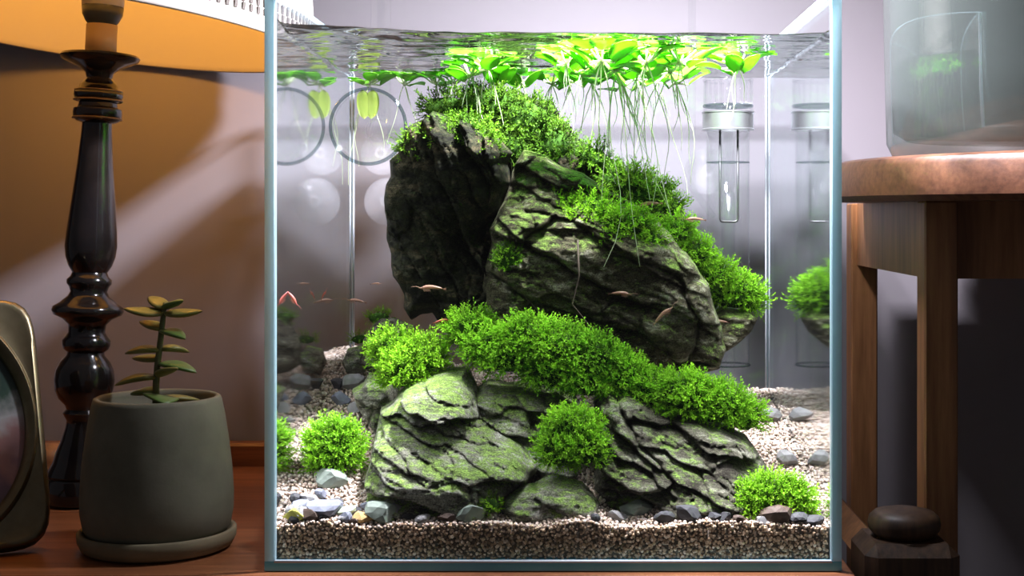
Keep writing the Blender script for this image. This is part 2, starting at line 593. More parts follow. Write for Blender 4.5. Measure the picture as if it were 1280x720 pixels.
# glass vase on it
VC, VR = (.288, .105), .103
vz = RZ
vs = thing('glass_vase', 'big clear cylinder vase of greenish glass on the round table', 'vase', (VC[0], VC[1], vz))
prof = [(0, 0), (VR - .012, 0), (VR - .004, .003), (VR, .011), (VR + .001, .05), (VR + .003, .15), (VR + .006, .30),
        (VR + .003, .30), (VR - .001, .15), (VR - .003, .05), (VR - .004, .018), (VR - .012, .013), (0, .012)]
MB().lathe(prof, (VC[0], VC[1], vz), 96).out('vase_body', M['vase'], vs)

# post with rounded cap and rail (low, in front of the round table's legs)
pc = P(1130, 690, .012)
pw = 116 * (D + .012) / F / 2
ps = thing('wooden_post', 'dark wooden post with a rounded cap below the round table', 'post', (pc[0], pc[1], FLOOR_Z))
ztop = P(1130, 682, -.01)[2]
auto_smooth(MB().box((pc[0] - pw, pc[1] - pw, FLOOR_Z), (pc[0] + pw, pc[1] + pw, ztop), .006).out('post_block', M['darkwood'], ps, False))
capr = 45 * (D + .012) / F
MB().lathe([(0, 0), (capr * .80, 0), (capr * .97, .004), (capr, .007), (capr * .96, .0105), (capr * .82, .013), (capr * .45, .0147), (0, .015)],
           (pc[0], pc[1], ztop), 40).out('post_cap', M['darkwood'], ps)
ra, rb = np.array((.1605, .300, .0)), np.array((.1605, .030, .0))
auto_smooth(MB().tube([ra, rb], .0105, 4).out('side_rail', M['stool'], ps, False))

# ================================================================== LEFT GROUP
# ------------------------------------------------------------------ table lamp (leans a little)
LD = .168
lb = P(98, 632, LD); lb[2] = .0010
ltop = P(119, 70, LD)
lax = Vector((ltop[0] - lb[0], 0.010, ltop[2])).normalized()
pxm = (D + LD) / F
lamp = thing('table_lamp', 'black turned candlestick table lamp with cream shade lit from inside', 'lamp', tuple(lb))


def hz(py):  # height along the axis for a pixel row
    return (632 - py) * pxm + .0


prof_px = [(40, 640), (41, 638), (41, 612), (38, 609), (40, 606), (38, 600), (33, 590), (30, 578), (24, 562), (20, 546), (19, 538), (22, 533), (24, 529), (20, 524), (22, 519),
           (30, 511), (35, 500), (36.5, 488), (35, 476), (30, 465), (23, 457), (22, 453), (27, 449), (29, 444), (29, 438), (25, 433), (22, 428), (23, 418),
           (30, 411), (41, 406), (43.5, 401), (42, 396), (34, 391), (31, 388), (25, 383), (22, 377), (24, 371), (27, 367), (27, 362), (23, 358), (21, 353),
           (26, 345), (30, 333), (31.5, 320), (30.5, 302), (28, 278), (25, 250), (22, 220), (19.5, 190), (18, 165), (25, 162.5), (29, 159), (30, 152), (29, 147), (24, 144.5),
           (23, 138), (28, 135), (30, 130), (29, 125), (24, 122), (23, 117), (20, 113), (15.5, 108), (17, 101), (24, 95), (36, 90), (46, 85.5), (48.5, 81), (47, 78.5), (38, 78), (20, 79)]
base0 = [(0, hz(640))] + [(r * pxm, hz(y)) for r, y in prof_px] + [(0, hz(79))]
dz = -base0[0][1]
base0 = [(r, h + dz) for r, h in base0]
o = MB().lathe(base0, tuple(lb), 64, axis=lax).out('turned_column', M['black_lacquer'], lamp)
auto_smooth(o, 50)


def along(py):
    return Vector(lb) + lax * (hz(py) + dz)


for py, r in ((136, 29.2), (124, 28.5), (159, 29.6)):
    pts = []
    q = Vector((0, 0, 1)).rotation_difference(lax)
    for k in range(48):
        a = 2 * PI * k / 48
        pts.append(along(py) + q @ Vector((math.cos(a) * r * pxm, math.sin(a) * r * pxm, 0)))
    MB().tube(pts, .0006, 6, loop=True).out('gilt_ring', M['brass'], lamp)
MB().lathe([(0, 0), (19 * pxm, 0), (19 * pxm, hz(40) - hz(79)), (0, hz(40) - hz(79))], along(79), 32, axis=lax).out('candle_sleeve', M['candle'], lamp)
bb = thing('light_bulb', 'bulb with beige housing screwed into the black lamp', 'bulb', tuple(along(44)))
MB().lathe([(0, 0), (15 * pxm, 0), (20 * pxm, .003), (24.5 * pxm, .0075), (25.5 * pxm, hz(17) - hz(42)), (0, hz(17) - hz(42))], along(42), 40, axis=lax).out('dark_collar', M['socket'], bb)
MB().lathe([(0, 0), (25.6 * pxm, 0), (26.5 * pxm, .012), (27 * pxm, .020), (24 * pxm, .024), (0, .024)], along(17), 40, axis=lax).out('bulb_housing', M['bulb_house'], bb)
# rows of faded print on the housing
q = Vector((0, 0, 1)).rotation_difference(lax)
for row, (h, a0, n) in enumerate(((.0058, -2.25, 7), (.0115, -2.3, 10))):
    for k in range(n):
        a = a0 + k * .105
        if (k + row) % 4 == 3: continue
        c = along(17) + q @ Vector((math.cos(a) * 26.3 * pxm, math.sin(a) * 26.3 * pxm, h))
        t = q @ Vector((-math.sin(a), math.cos(a), 0)); n_ = q @ Vector((math.cos(a), math.sin(a), 0)); u = lax
        MB().add([c - t * .0005 - u * .0007 + n_ * .0001, c + t * .0005 - u * .0007 + n_ * .0001, c + t * .0005 + u * .0007 + n_ * .0001, c - t * .0005 + u * .0007 + n_ * .0001,
                  c - t * .0005 - u * .0007 - n_ * .0004, c + t * .0005 - u * .0007 - n_ * .0004, c + t * .0005 + u * .0007 - n_ * .0004, c - t * .0005 + u * .0007 - n_ * .0004],
                 [(0, 1, 2, 3), (4, 7, 6, 5), (0, 4, 5, 1), (1, 5, 6, 2), (2, 6, 7, 3), (3, 7, 4, 0)]).out('printed_mark', M['bulb_print'], bb, False)
gl = [(0.0, .0)] + [(.017 * math.sin(a), .015 - .015 * math.cos(a)) for a in np.linspace(.35, PI - .01, 12)]
MB().lathe([(0, .0)] + gl[1:-1] + [(0, .03)], along(17) + lax * .024, 24, axis=lax).out('glowing_globe', M['globe'], bb)

# shade: tilted truncated cone, open below
SC = Vector(P(112, 39, .192)); SR = .146
stilt = Vector((0.105, .060, 1)).normalized()
qs = Vector((0, 0, 1)).rotation_difference(stilt)
prof = [(SR, 0), (SR + .0012, .0012), (SR + .0006, .004), (SR - .004, .03), (SR - .028, .17), (SR - .030, .17), (SR - .0062, .03), (SR - .0016, .004), (SR - .0016, .0008)]
shade = MB().lathe(prof, SC, 128, closed=True, axis=stilt).out('lamp_shade', M['shade'], lamp)
v = MB()
for k in range(150):
    a = 2 * PI * k / 150
    for hh, ln in ((.0125, .0022), (.0185, .0030)):
        r = SR - .004 * (hh / .03) + .0014
        aa = a + (PI / 150 if hh > .012 else 0)
        c = SC + qs @ Vector((math.cos(aa) * r, math.sin(aa) * r, hh))
        t = qs @ Vector((-math.sin(aa), math.cos(aa), 0)); n_ = qs @ Vector((math.cos(aa), math.sin(aa), 0)); u = stilt
        w = .0011
        p = [c + t * sx * w + u * sz * ln + n_ * sn * .0004 for sn in (1, -1) for sx, sz in ((-1, -1), (1, -1), (1, 1), (-1, 1))]
        v.add(p, [(0, 1, 2, 3), (4, 7, 6, 5), (0, 4, 5, 1), (1, 5, 6, 2), (2, 6, 7, 3), (3, 7, 4, 0)])
slo = v.out('punched_pattern', M['slit'], None, False)
slo['kind'] = 'stuff'
slo.parent = shade
slo.location = -Vector(wloc(lamp))
# spider arms holding the shade on the lamp
v = MB()
hub = along(17) + lax * .060
for k in range(3):
    a = 2 * PI * k / 3 + .4
    v.tube([hub, SC + qs @ Vector((math.cos(a) * (SR - .022), math.sin(a) * (SR - .022), .12))], .0011, 6)
v.tube([along(17) + lax * .05, hub], .003, 8)
v.out('shade_spider', M['wire'], lamp)

# ------------------------------------------------------------------ pot with succulent
pcx = P(197, 685, .048); pcx[2] = 0
pm = (D + .048) / F
sau = MB().lathe([(0, 0), (.036, 0), (.0405, .002), (.0425, .006), (.0428, .0105), (.0415, .0115), (.0395, .0108), (.0385, .006), (0, .005)], tuple(pcx), 64)
sau = sau.out('pot_saucer', M['saucer'], None, origin=tuple(pcx))
tag(sau, 'olive clay saucer under the grey concrete pot', 'saucer')
pot_c = pcx + np.array([0, 0, .0052])
pot = thing('flower_pot', 'grey green concrete pot with rounded bottom on clay saucer', 'pot', tuple(pot_c))
MB().lathe([(0, 0), (.030, 0), (.0360, .0022), (.0395, .0075), (.0412, .0165), (.0412, .026), (.0403, .040), (.0385, .055), (.0364, .0685), (.0347, .0765),
            (.0340, .0785), (.0326, .0792), (.0310, .0785), (.0305, .076), (.0302, .068), (0, .068)], tuple(pot_c), 72).out('pot_body', M['concrete'], pot)
MB().lathe([(0, .0665), (.0304, .0665), (.0304, .0705), (.020, .0715), (.008, .0722), (0, .0722)], tuple(pot_c), 40).out('potting_soil', M['soil'], pot)
sc0 = Vector(pot_c) + Vector((.003, 0, .071))
su = thing('succulent', 'small succulent with one upright stem and flat paired leaves in grey pot', 'plant', tuple(sc0))


def sp(px, py, y=.048):
    return Vector(P(px, py, y))


stem_px = [(195, 508), (195, 480), (197, 455), (200, 430), (203, 405), (205, 388), (206, 378)]
spts = [sp(*p) for p in stem_px]
MB().tube(spts, [.0021, .0019, .0018, .0017, .0016, .0014, .001], 10).out('stem', M['succ_stem'], su)


def succ_leaf(base, tip, w, droop, roll, m):
    base, tip = Vector(base), Vector(tip)
    d = tip - base
    ln = d.length
    t = d.normalized()
    side = t.cross(Vector((0, 0, 1))).normalized()
    up = side.cross(t)
    side, up = side * math.cos(roll) + up * math.sin(roll), up * math.cos(roll) - side * math.sin(roll)
    nu, nv = 10, 14
    v, f = [], []
    for i in range(nu + 1):
        s = i / nu
        ww = w * (math.sin(PI * min(s ** .75, 1)) ** .7 if 0 < s < 1 else 0) + .0009 * (1 - s)
        th = .0017 * (math.sin(PI * (s * .9 + .1)) ** .6 if s < 1 else 0) + .0002
        c = base + t * ln * s + Vector((0, 0, 1)) * (droop * math.sin(PI * s) * .5)
        for j in range(nv):
            a = 2 * PI * j / nv
            v.append(c + side * math.cos(a) * ww + up * (math.sin(a) * th + .0010 * abs(math.cos(a)) * ww / max(w, 1e-6)))
    for i in range(nu):
        for j in range(nv):
            f.append((i * nv + j, i * nv + (j + 1) % nv, (i + 1) * nv + (j + 1) % nv, (i + 1) * nv + j))
    f.append(tuple(range(nv - 1, -1, -1))); f.append(tuple(nu * nv + j for j in range(nv)))
    MB().add(v, f).out('leaf', m, su)


LV = [((205, 392), (154, 386), .0052, -.002, .3, 'succ', -.004), ((206, 392), (253, 389), .0050, -.002, -.25, 'succ', -.005), ((206, 386), (186, 371), .0044, .0, .2, 'succ', .012),
      ((206, 385), (229, 376), .0042, .0, -.2, 'succ2', -.010), ((202, 412), (174, 402), .0040, .0, .2, 'succ', .010), ((203, 414), (232, 424), .0048, .0015, -.1, 'succ2', -.012),
      ((200, 438), (156, 442), .0044, .002, .15, 'succ', -.004), ((201, 437), (237, 440), .0038, .002, -.1, 'succ', .008), ((199, 450), (165, 448), .0036, .0, .2, 'succ', .012),
      ((199, 455), (246, 466), .0058, .002, -.1, 'succ2', -.006), ((198, 470), (222, 461), .0045, .001, 0, 'succ', -.014), ((196, 472), (143, 482), .0052, .003, .1, 'succ', -.004),
      ((196, 490), (163, 493), .0052, .001, .2, 'succ2', .010), ((197, 497), (206, 505), .0095, .002, .2, 'succ2', -.018), ((198, 499), (252, 501), .0060, .001, 0, 'succ', .010)]
for (b, t, w, dr, ro, mm, dy) in LV:
    succ_leaf(sp(*b), sp(t[0], t[1], .048 + dy), w, dr, ro, M[mm])

# ------------------------------------------------------------------ picture frame leaning at the left
B = P(68, 688, .042); B[2] = 0
B = Vector(B) + Vector((0, 0, .0036))
T = Vector(P(40, 373, .095))
e2 = (T - B); FH = e2.length; e2.normalize()
yaw = math.atan2(e2.x * -1, e2.y)
e1 = Vector((-math.cos(yaw), -math.sin(yaw), 0))
e1 = (e1 - e2 * e1.dot(e2)).normalized()
en = e1.cross(e2).normalized()
if en.y > 0: en = -en
FW = .112
fr = thing('picture_frame', 'aged brass picture frame with oval opening leaning left of the lamp', 'picture frame', tuple(B))


def fp(u, w, n):  # u along the bottom edge from the right corner, w up, n towards the viewer
    return B + e1 * u + e2 * w + en * n


nseg = 96
oc, ob = (FW / 2, FH / 2), (.0505, .066)
rings = []


def rrect(a, inset):
    # rounded rectangle boundary hit by direction a
    c, s = math.cos(a), math.sin(a)
    hw, hh = FW / 2 - inset, FH / 2 - inset
    p = 8.0
    r = (abs(c / hw) ** p + abs(s / hh) ** p) ** (-1 / p)
    return oc[0] + r * c, oc[1] + r * s


lev = [('r', 0, -.008), ('r', 0, .0), ('r', .0012, .0016), ('r', .003, .002), ('r', .0042, .0012),
       ('o', 1.05, .0012), ('o', 1.035, .0028), ('o', 1.01, .0034), ('o', .975, .0022), ('o', .955, .0002), ('o', .93, -.001), ('o', .92, -.006)]
v, f = [], []
for kind, a_, n_ in lev:
    for k in range(nseg):
        a = 2 * PI * k / nseg
        if kind == 'r':
            u, w = rrect(a, a_)
        else:
            u, w = oc[0] + ob[0] * a_ * math.cos(a), oc[1] + ob[1] * a_ * math.sin(a)
        v.append(fp(u, w, n_ + .008 * 0))
for i in range(len(lev) - 1):
    for k in range(nseg):
        f.append((i * nseg + k, i * nseg + (k + 1) % nseg, (i + 1) * nseg + (k + 1) % nseg, (i + 1) * nseg + k))
auto_smooth(MB().add(v, f).out('frame_moulding', M['frame'], fr), 45)
m_, nt_, out_ = mat('old photograph')
tc = N(nt_, 'TexCoord'); sp_ = N(nt_, 'SeparateXYZ'); L(nt_, tc.outputs['Generated'], sp_.inputs[0])
nz = N(nt_, 'TexNoise', i_Scale=5.0, i_Detail=4.0); L(nt_, tc.outputs['Generated'], nz.inputs['Vector'])
ma = N(nt_, 'Math', operation='MULTIPLY_ADD'); ma.inputs[1].default_value = .35; L(nt_, nz.outputs[0], ma.inputs[0]); L(nt_, sp_.outputs['Z'], ma.inputs[2])
cc = ramp(nt_, ma.outputs[0], [(.18, (.05, .06, .09)), (.38, (.16, .10, .13)), (.48, (.34, .18, .17)), (.60, (.30, .16, .15)), (.70, (.36, .36, .35)), (.80, (.04, .07, .05)), (.95, (.02, .035, .03))])
pb = N(nt_, 'BsdfPrincipled', i_Roughness=.15); L(nt_, cc, pb.inputs['Base Color']); L(nt_, pb.outputs[0], out_.inputs[0])
M['photo'] = m_
v = [fp(oc[0] + ob[0] * .94 * math.cos(2 * PI * k / 64), oc[1] + ob[1] * .94 * math.sin(2 * PI * k / 64), n_) for n_ in (-.004, -.006) for k in range(64)]
MB().add(v, [tuple(range(64)), tuple(range(127, 63, -1))] + [(k, 64 + k, 64 + (k + 1) % 64, (k + 1) % 64) for k in range(64)]).out('photo_print', M['photo'], fr, False)
v = [fp(*rrect(2 * PI * k / nseg, .001), n_) for n_ in (-.006, -.0085) for k in range(nseg)]
MB().add(v, [tuple(range(nseg)), tuple(range(2 * nseg - 1, nseg - 1, -1))] + [(k, nseg + k, nseg + (k + 1) % nseg, (k + 1) % nseg) for k in range(nseg)]).out('back_board', M['frame_back'], fr, False)
st0 = fp(FW / 2, FH * .55, -.0085)
st1 = Vector((st0.x - .035, st0.y + .045, 0.001))
MB().tube([st0, st1], [.004, .006], 6).out('stand_strut', M['frame_back'], fr, False)

# small carved wooden lump behind lamp foot
wb = P(64, 566, .235); wb[2] = 0
v = MB().lathe([(0, 0), (.013, 0), (.0155, .003), (.0160, .008), (.0135, .0125), (.0125, .0145), (.0140, .017), (.0125, .0235), (.006, .028), (0, .0285)], tuple(wb), 28)
o = v.out('wooden_ornament', M['stool'], None, origin=tuple(wb))
tag(o, 'small rounded brown wooden ornament peeking out behind the lamp foot', 'ornament')

# ================================================================== THE TANK
IX0, IX1, IY0, IY1 = -.158, .131, 0.0, .250     # inside of the glass
GT = .005
ZB, ZW, ZT = .0055, .2795, .303                 # floor glass, water, rim
tank = thing('fish_tank', 'open rimless glass aquarium cube with planted stones', 'aquarium', ((IX0 + IX1) / 2, .11, 0))


def pane(name, lo, hi, big, main, edge):
    """box whose two large faces (normal axis `big`) take `main`, rim faces `edge`"""
    b = MB().box(lo, hi)
    idx = []
    for q in b.f:
        p = [b.v[i] for i in q]
        a = [max(x[k] for x in p) - min(x[k] for x in p) for k in range(3)]
        idx.append(0 if a[big] < 1e-9 else 1)
    return obj(name, b.v, b.f, [main, edge], tank, False, idx)


G0 = .0005   # gap between glass and water
pane('front_pane', (IX0 + .0004, -GT, ZB), (IX1 - .0004, -.0004, ZT), 1, M['pane'], M['edge'])
pane('back_pane', (IX0 + .0004, IY1 + .0004, ZB), (IX1 - .0004, IY1 + GT, ZT), 1, M['pane'], M['edge'])
pane('side_pane', (IX0 - GT, -GT, ZB), (IX0 - .0002, IY1 + GT, ZT), 0, M['pane'], M['edge'])
pane('side_pane', (IX1 + .0002, -GT, ZB), (IX1 + GT, IY1 + GT, ZT), 0, M['pane'], M['edge'])
pane('floor_pane', (IX0 - GT, -GT, .0004), (IX1 + GT, IY1 + GT, ZB - .0002), 2, M['base_edge'], M['base_edge'])
for x, s in ((IX0, 1), (IX1, -1)):
    v = MB().tube([(x + s * .0011, IY1 - .0011, .03), (x + s * .0011, IY1 - .0011, ZT)], .0006, 6)
    v.out('silicone_seam', M['seam_back'], tank)
    v = MB().tube([(x - s * .0008, -.0016, ZB), (x - s * .0008, -.0016, ZT)], .0011, 6)
    v.out('silicone_seam', M['silicone'], tank)
MB().tube([(IX0, -.0045, .0052), (IX1, -.0045, .0052)], .0009, 6).out('silicone_seam', M['silicone'], tank)

# ---- water: rippled surface, sides that reflect totally at shallow angles
nx, ny = 220, 170
xs = np.linspace(IX0, IX1, nx); ys = np.linspace(IY0, IY1, ny)
X, Y = np.meshgrid(xs, ys)
pp = np.stack([X * 30, Y * 80, X * 0 + 3.1], -1)
amp = .0014 * (1.0 - .55 * np.clip((X + .02) / .08, 0, 1))
Zs = ZW + amp * fbm(pp, 3, 5, .45)
edge_d = np.minimum(np.minimum(X - IX0, IX1 - X), np.minimum(Y - IY0, IY1 - Y))
Zs += .0016 * np.exp(-edge_d / .0014)                                     # meniscus
Zs += .0055 * np.clip(1 - (X - IX0) / .13, 0, 1) ** 1.2 * np.exp(-Y / .05)   # swell thrown up by the outflow
top = np.stack([X, Y, Zs], -1).reshape(-1, 3)
idx = np.arange(nx * ny).reshape(ny, nx)
ftop = np.stack([idx[:-1, :-1], idx[:-1, 1:], idx[1:, 1:], idx[1:, :-1]], -1).reshape(-1, 4)
wt = thing('tank_water', 'clear rippled water filling the glass tank', 'water', ((IX0 + IX1) / 2, .11, ZB))
obj('water_surface', top, ftop, M['water_top'], wt)


def curtain(ids, m, name):
    t = top[ids]
    b = t.copy(); b[:, 2] = ZB + .001
    n = len(ids)
    f = np.array([(i, i + 1, n + i + 1, n + i) for i in range(n - 1)])
    obj(name, np.vstack([t, b]), f, m, wt, False)


curtain(idx[:, 0], M['water_side'], 'water_side')
curtain(idx[:, -1], M['water_side'], 'water_side')
curtain(idx[-1, :], M['water_back'], 'water_side')

# ------------------------------------------------------------------ gravel
def bed_h(x, y):
    s = np.clip((x - IX0) / (IX1 - IX0), 0, 1)
    slope = .36 * (1 - s) + .235 * s
    ye = y - .55 * np.clip(y - .15, 0, None)
    h = .0235 + slope * (ye - .030 * np.clip(s * 3, 0, 1) * (1 - np.exp(-y / .030)))
    h = h + .0022 * fbm(np.stack([x * 45, y * 45, x * 0], -1), 2, 3)
    h = h - .0035 * np.exp(-y / .012) * np.clip((.10 - s) / .10, 0, 1)
    return h


gx, gy = 110, 80
x_ = np.linspace(IX0 + .0002, IX1 - .0002, gx); y_ = np.linspace(IY0 + .0016, IY1 - .0002, gy)
XX, YY = np.meshgrid(x_, y_)
HH = bed_h(XX, YY) - .0008
tv = np.stack([XX, YY, HH], -1).reshape(-1, 3)
ii = np.arange(gx * gy).reshape(gy, gx)
ff = [tuple(q) for q in np.stack([ii[:-1, :-1], ii[:-1, 1:], ii[1:, 1:], ii[1:, :-1]], -1).reshape(-1, 4)]
ring = list(ii[0, :]) + list(ii[1:, -1]) + list(ii[-1, -2::-1]) + list(ii[-2:0:-1, 0])
n0 = len(tv)
bt = tv[ring].copy(); bt[:, 2] = ZB + .0003
ff += [(ring[k], n0 + k, n0 + (k + 1) % len(ring), ring[(k + 1) % len(ring)]) for k in range(len(ring))]
gravel = thing('gravel_bed', 'sloping bed of tan and grey gravel on the tank floor', 'gravel', ((IX0 + IX1) / 2, .11, ZB))
tag(gravel, kind='stuff')
obj('gravel_base', np.vstack([tv, bt]), [tuple(map(int, q)) for q in ff], M['bed'], gravel)


def ico():
    t = (1 + 5 ** .5) / 2
    v = np.array([(-1, t, 0), (1, t, 0), (-1, -t, 0), (1, -t, 0), (0, -1, t), (0, 1, t), (0, -1, -t), (0, 1, -t), (t, 0, -1), (t, 0, 1), (-t, 0, -1), (-t, 0, 1)], float)
    v /= np.linalg.norm(v[0])
    f = np.array([(0, 11, 5), (0, 5, 1), (0, 1, 7), (0, 7, 10), (0, 10, 11), (1, 5, 9), (5, 11, 4), (11, 10, 2), (10, 7, 6), (7, 1, 8), (3, 9, 4), (3, 4, 2), (3, 2, 6), (3, 6, 8), (3, 8, 9), (4, 9, 5), (2, 4, 11), (6, 2, 10), (8, 6, 7), (9, 8, 1)])
    return v, f


def rand_rot(n):
    q = RNG.normal(size=(n, 4)); q /= np.linalg.norm(q, axis=1)[:, None]
    w, x, y, z = q.T
    return np.stack([np.stack([1 - 2 * (y * y + z * z), 2 * (x * y - z * w), 2 * (x * z + y * w)], -1),
                     np.stack([2 * (x * y + z * w), 1 - 2 * (x * x + z * z), 2 * (y * z - x * w)], -1),
                     np.stack([2 * (x * z - y * w), 2 * (y * z + x * w), 1 - 2 * (x * x + y * y)], -1)], 1)


iv, if_ = ico()


def grains(c, r, cols, name):
    n = len(c)
    sc = r[:, None, None] * RNG.uniform(.7, 1.2, (n, 1, 3))
    R = rand_rot(n)
    v = np.einsum('nij,nkj->nki', R, iv[None] * sc) + c[:, None, :]
    f = (if_[None] + (np.arange(n) * 12)[:, None, None]).reshape(-1, 3)
    col = np.repeat(cols, 12, axis=0)
    o = obj(name, v.reshape(-1, 3), f, M['grain'], gravel, True, None, col)
    o['kind'] = 'stuff'


PAL = np.array([1.6, 1.42, 1.2]) * np.array([(.46, .38, .29), (.36, .29, .21), (.26, .20, .14), (.58, .51, .42), (.30, .25, .20), (.15, .115, .085), (.66, .60, .53), (.40, .32, .22)])
step = .00185
gxs, gys = np.arange(IX0 + .001, IX1 - .0006, step), np.arange(IY0 + .0012, IY1 - .0006, step)
A, Bq = np.meshgrid(gxs, gys)
n = A.size
cx = A.ravel() + RNG.uniform(-.5, .5, n) * step; cyy = np.clip(Bq.ravel() + RNG.uniform(-.5, .5, n) * step, .0012, None)
c = np.stack([cx, cyy, bed_h(cx, cyy) + RNG.uniform(-.0004, .0006, n)], -1)
PT = np.array([1.17, 1.12, 1.08]) * np.array([(.66, .58, .50), (.56, .48, .40), (.74, .69, .63), (.46, .38, .30), (.62, .52, .44), (.34, .28, .23)])  # paler than the front grains: lamp light on the bed put into the colour
grains(c, RNG.uniform(.0007, .00125, n), PT[RNG.integers(0, len(PT), n)] * RNG.uniform(.85, 1.15, (n, 1)), 'top_grains')
step = .00165
for lay in range(2):
    A, Bq = np.meshgrid(np.arange(IX0 + .0015, IX1 - .001, step), np.arange(ZB + .0008, .026, step))
    n = A.size
    cx = A.ravel() + RNG.uniform(-.5, .5, n) * step; cz = Bq.ravel() + RNG.uniform(-.5, .5, n) * step
    k = cz < bed_h(cx, cx * 0 + .001) + .0002
    cx, cz = cx[k], cz[k]; n = len(cx)
    c = np.stack([cx, .0011 + .0012 * lay + RNG.uniform(-.0003, .0003, n), cz], -1)
    cl = PAL[RNG.choice(len(PAL), n, p=[.2, .2, .16, .1, .12, .1, .04, .08])] * RNG.uniform(.8, 1.2, (n, 1))
    grains(c, RNG.uniform(.0007, .00112, n), cl, 'front_grains')

# ------------------------------------------------------------------ stones
def poly_sd(pts, poly):
    """signed distance (inside positive) and closest boundary point, 2-D"""
    p = pts[:, None, :]
    a = poly[None]; b = np.roll(poly, -1, 0)[None]
    ab = b - a
    t = np.clip(((p - a) * ab).sum(-1) / (ab * ab).sum(-1), 0, 1)
    cl = a + t[..., None] * ab
    d = np.linalg.norm(p - cl, axis=-1)
    k = d.argmin(1)
    dm = d[np.arange(len(pts)), k]
    cp = cl[np.arange(len(pts)), k]
    x, y = pts[:, 0][:, None], pts[:, 1][:, None]
    x1, y1 = a[..., 0], a[..., 1]; x2, y2 = b[..., 0], b[..., 1]
    cr = ((y1 > y) != (y2 > y)) & (x < (x2 - x1) * (y - y1) / (y2 - y1 + 1e-12) + x1)
    ins = cr.sum(1) % 2 == 1
    return np.where(ins, dm, -dm), cp


def smooth_poly(poly, it=1):
    for _ in range(it):
        q = np.roll(poly, -1, 0)
        poly = np.stack([.75 * poly + .25 * q, .25 * poly + .75 * q], 1).reshape(-1, 2)
    return poly


